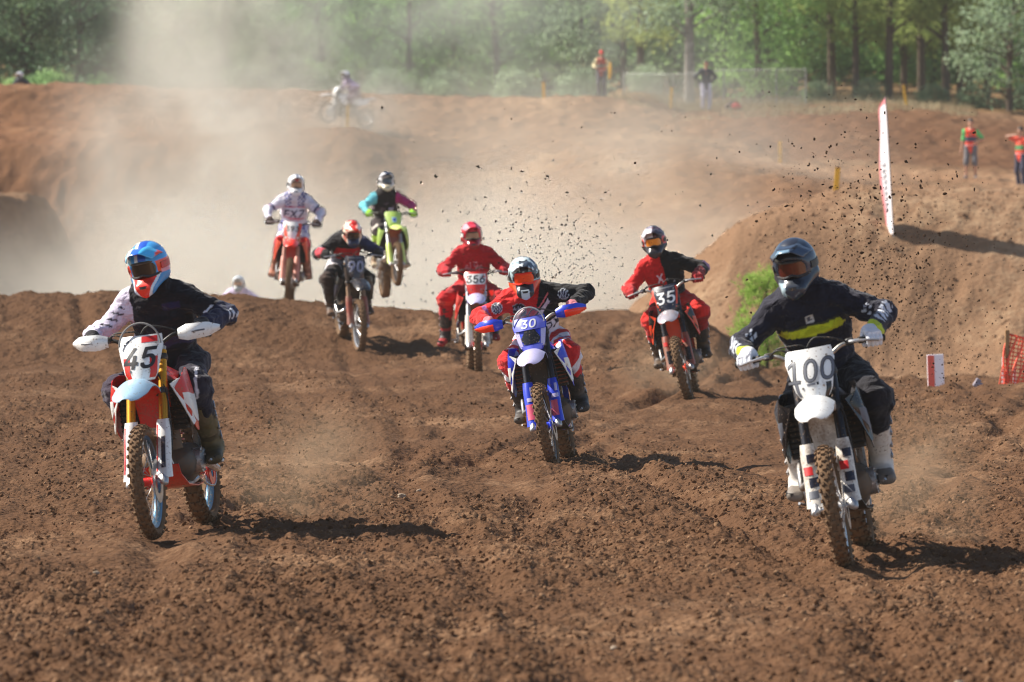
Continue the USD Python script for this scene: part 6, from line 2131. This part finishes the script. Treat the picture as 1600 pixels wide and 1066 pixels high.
rs = np.random.default_rng(11)
n = 190000
D = 1 / rs.uniform(1 / 84., 1 / 21.5, n * 3)
keep = rs.uniform(0, 1, n * 3) < np.clip((D / 60) ** 1.0, .15, 1)
D = D[keep][:n]
x = rs.uniform(-.115, .115, len(D)) * D
dens = meshkit.fbm(np.stack([x * .8 + .05 * D, D * .22, 0 * x + 7], 1), 3, 47)
k = rs.uniform(.25, .75, len(D)) < dens
x, D = x[k], D[k]
size = .0035 + .015 * rs.uniform(0, 1, len(D)) ** 8
z = base_z(x, D) + near_detail(x, D) + size * .25
scatter('soil_clods', np.stack([x, D, z], 1), size, CLODSOIL, [rough_ball(i) for i in range(6)], 'loose crumbs and clods of earth on the track', 'clods', 3)
STONE = look('pale_stone', (.30, .24, .18), .85, dirt=.4, spec=.2, scale=30)
stone_at = [(628, 38.2, .028), (655, 39, .018), (1500, 23.0, .032), (150, 30, .016), (960, 24.6, .016), (1110, 23.6, .014)]
for i, (X, D_, s_) in enumerate(stone_at):
    xx = np.array([sight(X, D_)])
    zz_ = float((base_z(xx, np.array([D_])) + near_detail(xx, np.array([D_])))[0])
    m = rough_ball(20 + i, 2)
    m.apply_scale(s_)
    m.apply_translation((xx[0], D_, zz_ + s_ * .3))
    solo('stone', m, STONE, 'pale stone half buried in the brown track', 'stone', 'pale stones on the track', 50)

# stones and lumps on the mound and banks
D = np.r_[rs.uniform(97, 112, 9000), rs.uniform(160, 196, 5000)]
X = np.r_[rs.uniform(980, 1760, 9000), rs.uniform(-80, 1760, 5000)]
x = sight(X, D)
k = meshkit.fbm(np.stack([x * .5, D * .3, 0 * x], 1), 3, 62) > rs.uniform(.3, .65, len(D))
x, D = x[k], D[k]
size = .008 + .045 * rs.uniform(0, 1, len(D)) ** 7
scatter('bank_rubble', np.stack([x, D, np.array([ground_z(a, b) for a, b in zip(x, D)])], 1), size, look('bank_lumps', (.20, .115, .066), .95, dirt=.4, spec=.05, scale=3, dust=(.30, .20, .13)), [rough_ball(i + 80) for i in range(5)], 'lumps of earth and small stones on the mound and banks', 'rubble', 13)

# clods thrown up by the wheels
FLY = look('flying_earth', (.045, .026, .016), .95, dirt=.1, spec=.05)
cl = []
for X0, Y0, sx, sy, D0, dD, cnt, smin, smax in [(1340, 320, 80, 80, 34.5, 1.5, 520, .0022, .0105), (1400, 480, 75, 95, 34, 1.2, 1700, .0018, .0075), (1330, 430, 80, 55, 34.5, 1.5, 320, .0022, .0095), (880, 410, 60, 50, 52, 4, 900, .002, .0095), (750, 390, 80, 55, 58, 4, 160, .003, .0115),
                                                (1150, 260, 240, 90, 50, 8, 120, .003, .010), (640, 480, 35, 40, 80, 3, 40, .004, .014), (960, 560, 60, 25, 56, 2, 40, .003, .009), (450, 690, 40, 30, 35, 1, 90, .002, .006), (1480, 620, 80, 80, 33, 1, 420, .0015, .006)]:
    X = rs.normal(X0, sx, cnt)
    Y = rs.normal(Y0, sy, cnt)
    if X0 == 1345:
        X = X + (Y0 - Y) * -.25
    D = rs.normal(D0, dD, cnt)
    s_ = smin + (smax - smin) * rs.uniform(0, 1, cnt) ** 3
    P = np.stack([sight(X, D), D, z_of(Y, D)], 1)
    ok = P[:, 2] > base_z(P[:, 0], P[:, 1]) + .05
    cl.append(np.c_[P, s_][ok])
cl = np.vstack(cl)
o = np.argsort(-cl[:, 3] / cl[:, 1])
big, rest = cl[o[:150]], cl[o[150:]]
for i, (x_, y_, z_, s_) in enumerate(big):
    m = rough_ball(40 + i % 7)
    m.apply_transform(trimesh.transformations.random_rotation_matrix(rs.uniform(0, 1, 3)) @ np.diag([s_ * rs.uniform(.8, 1.6), s_, s_ * rs.uniform(.6, 1), 1]))
    m.apply_translation((x_, y_, z_))
    right = x_ / y_ * FPX + 800 > 1120
    solo('flying_clod', m, FLY, 'dark clod of earth flying through the air behind rider 100' if right else 'dark clod of earth flying in the dust between riders 356 and 35', 'clod', 'clods in the air behind rider 100' if right else 'clods in the air in the middle of the pack', 50)
scatter('flying_dirt', rest[:, :3], rest[:, 3], FLY, [rough_ball(60 + i, 1) for i in range(5)], 'spray of small dark dirt crumbs thrown up by the wheels', 'dirt', 9)

# ---------------------------------------------------------------- dust and haze
def dust(name, label, c, r, density, color=(.95, .88, .78), scale=.22, lo=.38, hi=.70, inner=.15, turn=0.0, aniso=0.0):
    """A cloud of dust in a closed rounded hull: density falls off towards its surface and billows inside."""
    c, r = np.array(c, float), np.array(r, float)
    nodes = {
        "g": ("geometry", {}),
        "sub": ("vector_math", {"math_type": "subtract", "vector2": tuple(c)}),
        "ro": ("vector_rotate", {"rotate_type": "y_axis", "angle": -math.radians(turn)}),
        "div": ("vector_math", {"math_type": "divide", "vector2": tuple(r)}),
        "len": ("vector_math", {"math_type": "length"}),
        "n0": ("noise_texture", {"scale": scale * .6, "detail": 2}),
        "wob": ("math", {"math_type": "multiply_add", "value2": -.5}),
        "fall": ("map_range", {"range_type": "smoothstep", "from_min": .74, "from_max": inner - .25, "to_min": 0, "to_max": 1, "clamp": True}),
        "n": ("noise_texture", {"scale": scale, "detail": 5, "roughness": .58, "distortion": .6}),
        "nr": ("map_range", {"range_type": "smoothstep", "from_min": lo, "from_max": hi, "to_min": 0.03, "to_max": 1, "clamp": True}),
        "mul": ("math", {"math_type": "multiply"}), "den": ("math", {"math_type": "multiply", "value2": density}),
        "v": ("principled_volume", {"color": color, "anisotropy": aniso}),
    }
    if not turn:
        nodes.pop("ro")
    links = [("g.position", "sub.vector1"), ("g.position", "n0.vector"), ("div.vector", "len.vector1"), ("n0.fac", "wob.value1"), ("len.value", "wob.value3"), ("wob.value", "fall.value"), ("g.position", "n.vector"), ("n.fac", "nr.value"),
             ("fall.result", "mul.value1"), ("nr.result", "mul.value2"), ("mul.value", "den.value1"), ("den.value", "v.density")]
    links += [("sub.vector", "ro.vector"), ("ro.vector", "div.vector1")] if turn else [("sub.vector", "div.vector1")]
    m = trimesh.creation.icosphere(3)
    m.apply_scale(r)
    m.apply_transform(rot((0, 1, 0), turn))
    m.apply_translation(c)
    lk = usdkit.material(stage, '/World/Looks/' + name + '_' + str(len(_dusts)), nodes, links, volume="v.volume")
    _dusts.append(lk)
    solo(name, m, lk, label, 'dust', None, True, 'stuff')


_dusts = []
TAN = (.96, .87, .73)
dust('dust_cloud', 'thick tan dust lying low in the valley behind the crest', (-4.4, 122, -1.4), (11.5, 26, 4.6), .21, TAN, scale=.16, lo=.36, hi=.66)
dust('dust_cloud', 'billowing tan dust in the middle of the valley behind the riders', (1.2, 128, -1.2), (8.5, 28, 4.6), .12, TAN, scale=.17, lo=.36, hi=.68)
dust('dust_cloud', 'dust rising from the valley in front of the left bank', (-8.2, 150, 2.2), (5.5, 16, 5.6), .24, TAN, scale=.26, lo=.45, hi=.66, turn=10)
dust('dust_cloud', 'dust plume rising over the left bank', (-9.0, 179, 6.2), (4.2, 9, 6.8), .31, TAN, scale=.34, lo=.43, hi=.66, turn=-8)
dust('dust_cloud', 'thin dust drifting in front of the forest', (-3.0, 199, 8.5), (15, 6.5, 8), .17, (.95, .91, .82), scale=.22, lo=.38, hi=.72)
dust('dust_cloud', 'dust drifting over the slope in the middle', (1.5, 158, 3.0), (11, 24, 4.0), .065, TAN, scale=.2, lo=.38, hi=.70)
dust('dust_cloud', 'dust trailing round the far rider on the upper bank', (-4.6, 178.5, 5.0), (2.8, 4.5, 1.5), .17, TAN, scale=.6, lo=.34, hi=.66)
dust('wheel_dust', 'brown dust kicked up behind bike 45', (-1.25, 35.6, .30), (.62, .9, .55), .9, (.85, .60, .38), 2.4, .38, .75)
dust('wheel_dust', 'brown dust kicked up behind bike 100', (2.35, 33.0, .30), (.6, .9, .6), .9, (.85, .60, .38), 2.4, .38, .75)
dust('wheel_dust', 'brown dust behind the rear wheel of bike 35', (1.75, 59.2, .25), (.9, .9, .5), .8, (.85, .62, .40), 1.8, .38, .75)
HZ = usdkit.material(stage, '/World/Looks/haze', {"v": ("principled_volume", {"color": (.94, .89, .80), "density": .00022})}, [], volume="v.volume")
part('/World', 'haze', box((0, 160, 14.5), (900, 760, 37)), HZ, False)
tag(stage.GetPrimAtPath('/World/haze'), 'thin dusty haze over the whole circuit', 'haze', None, 'stuff')
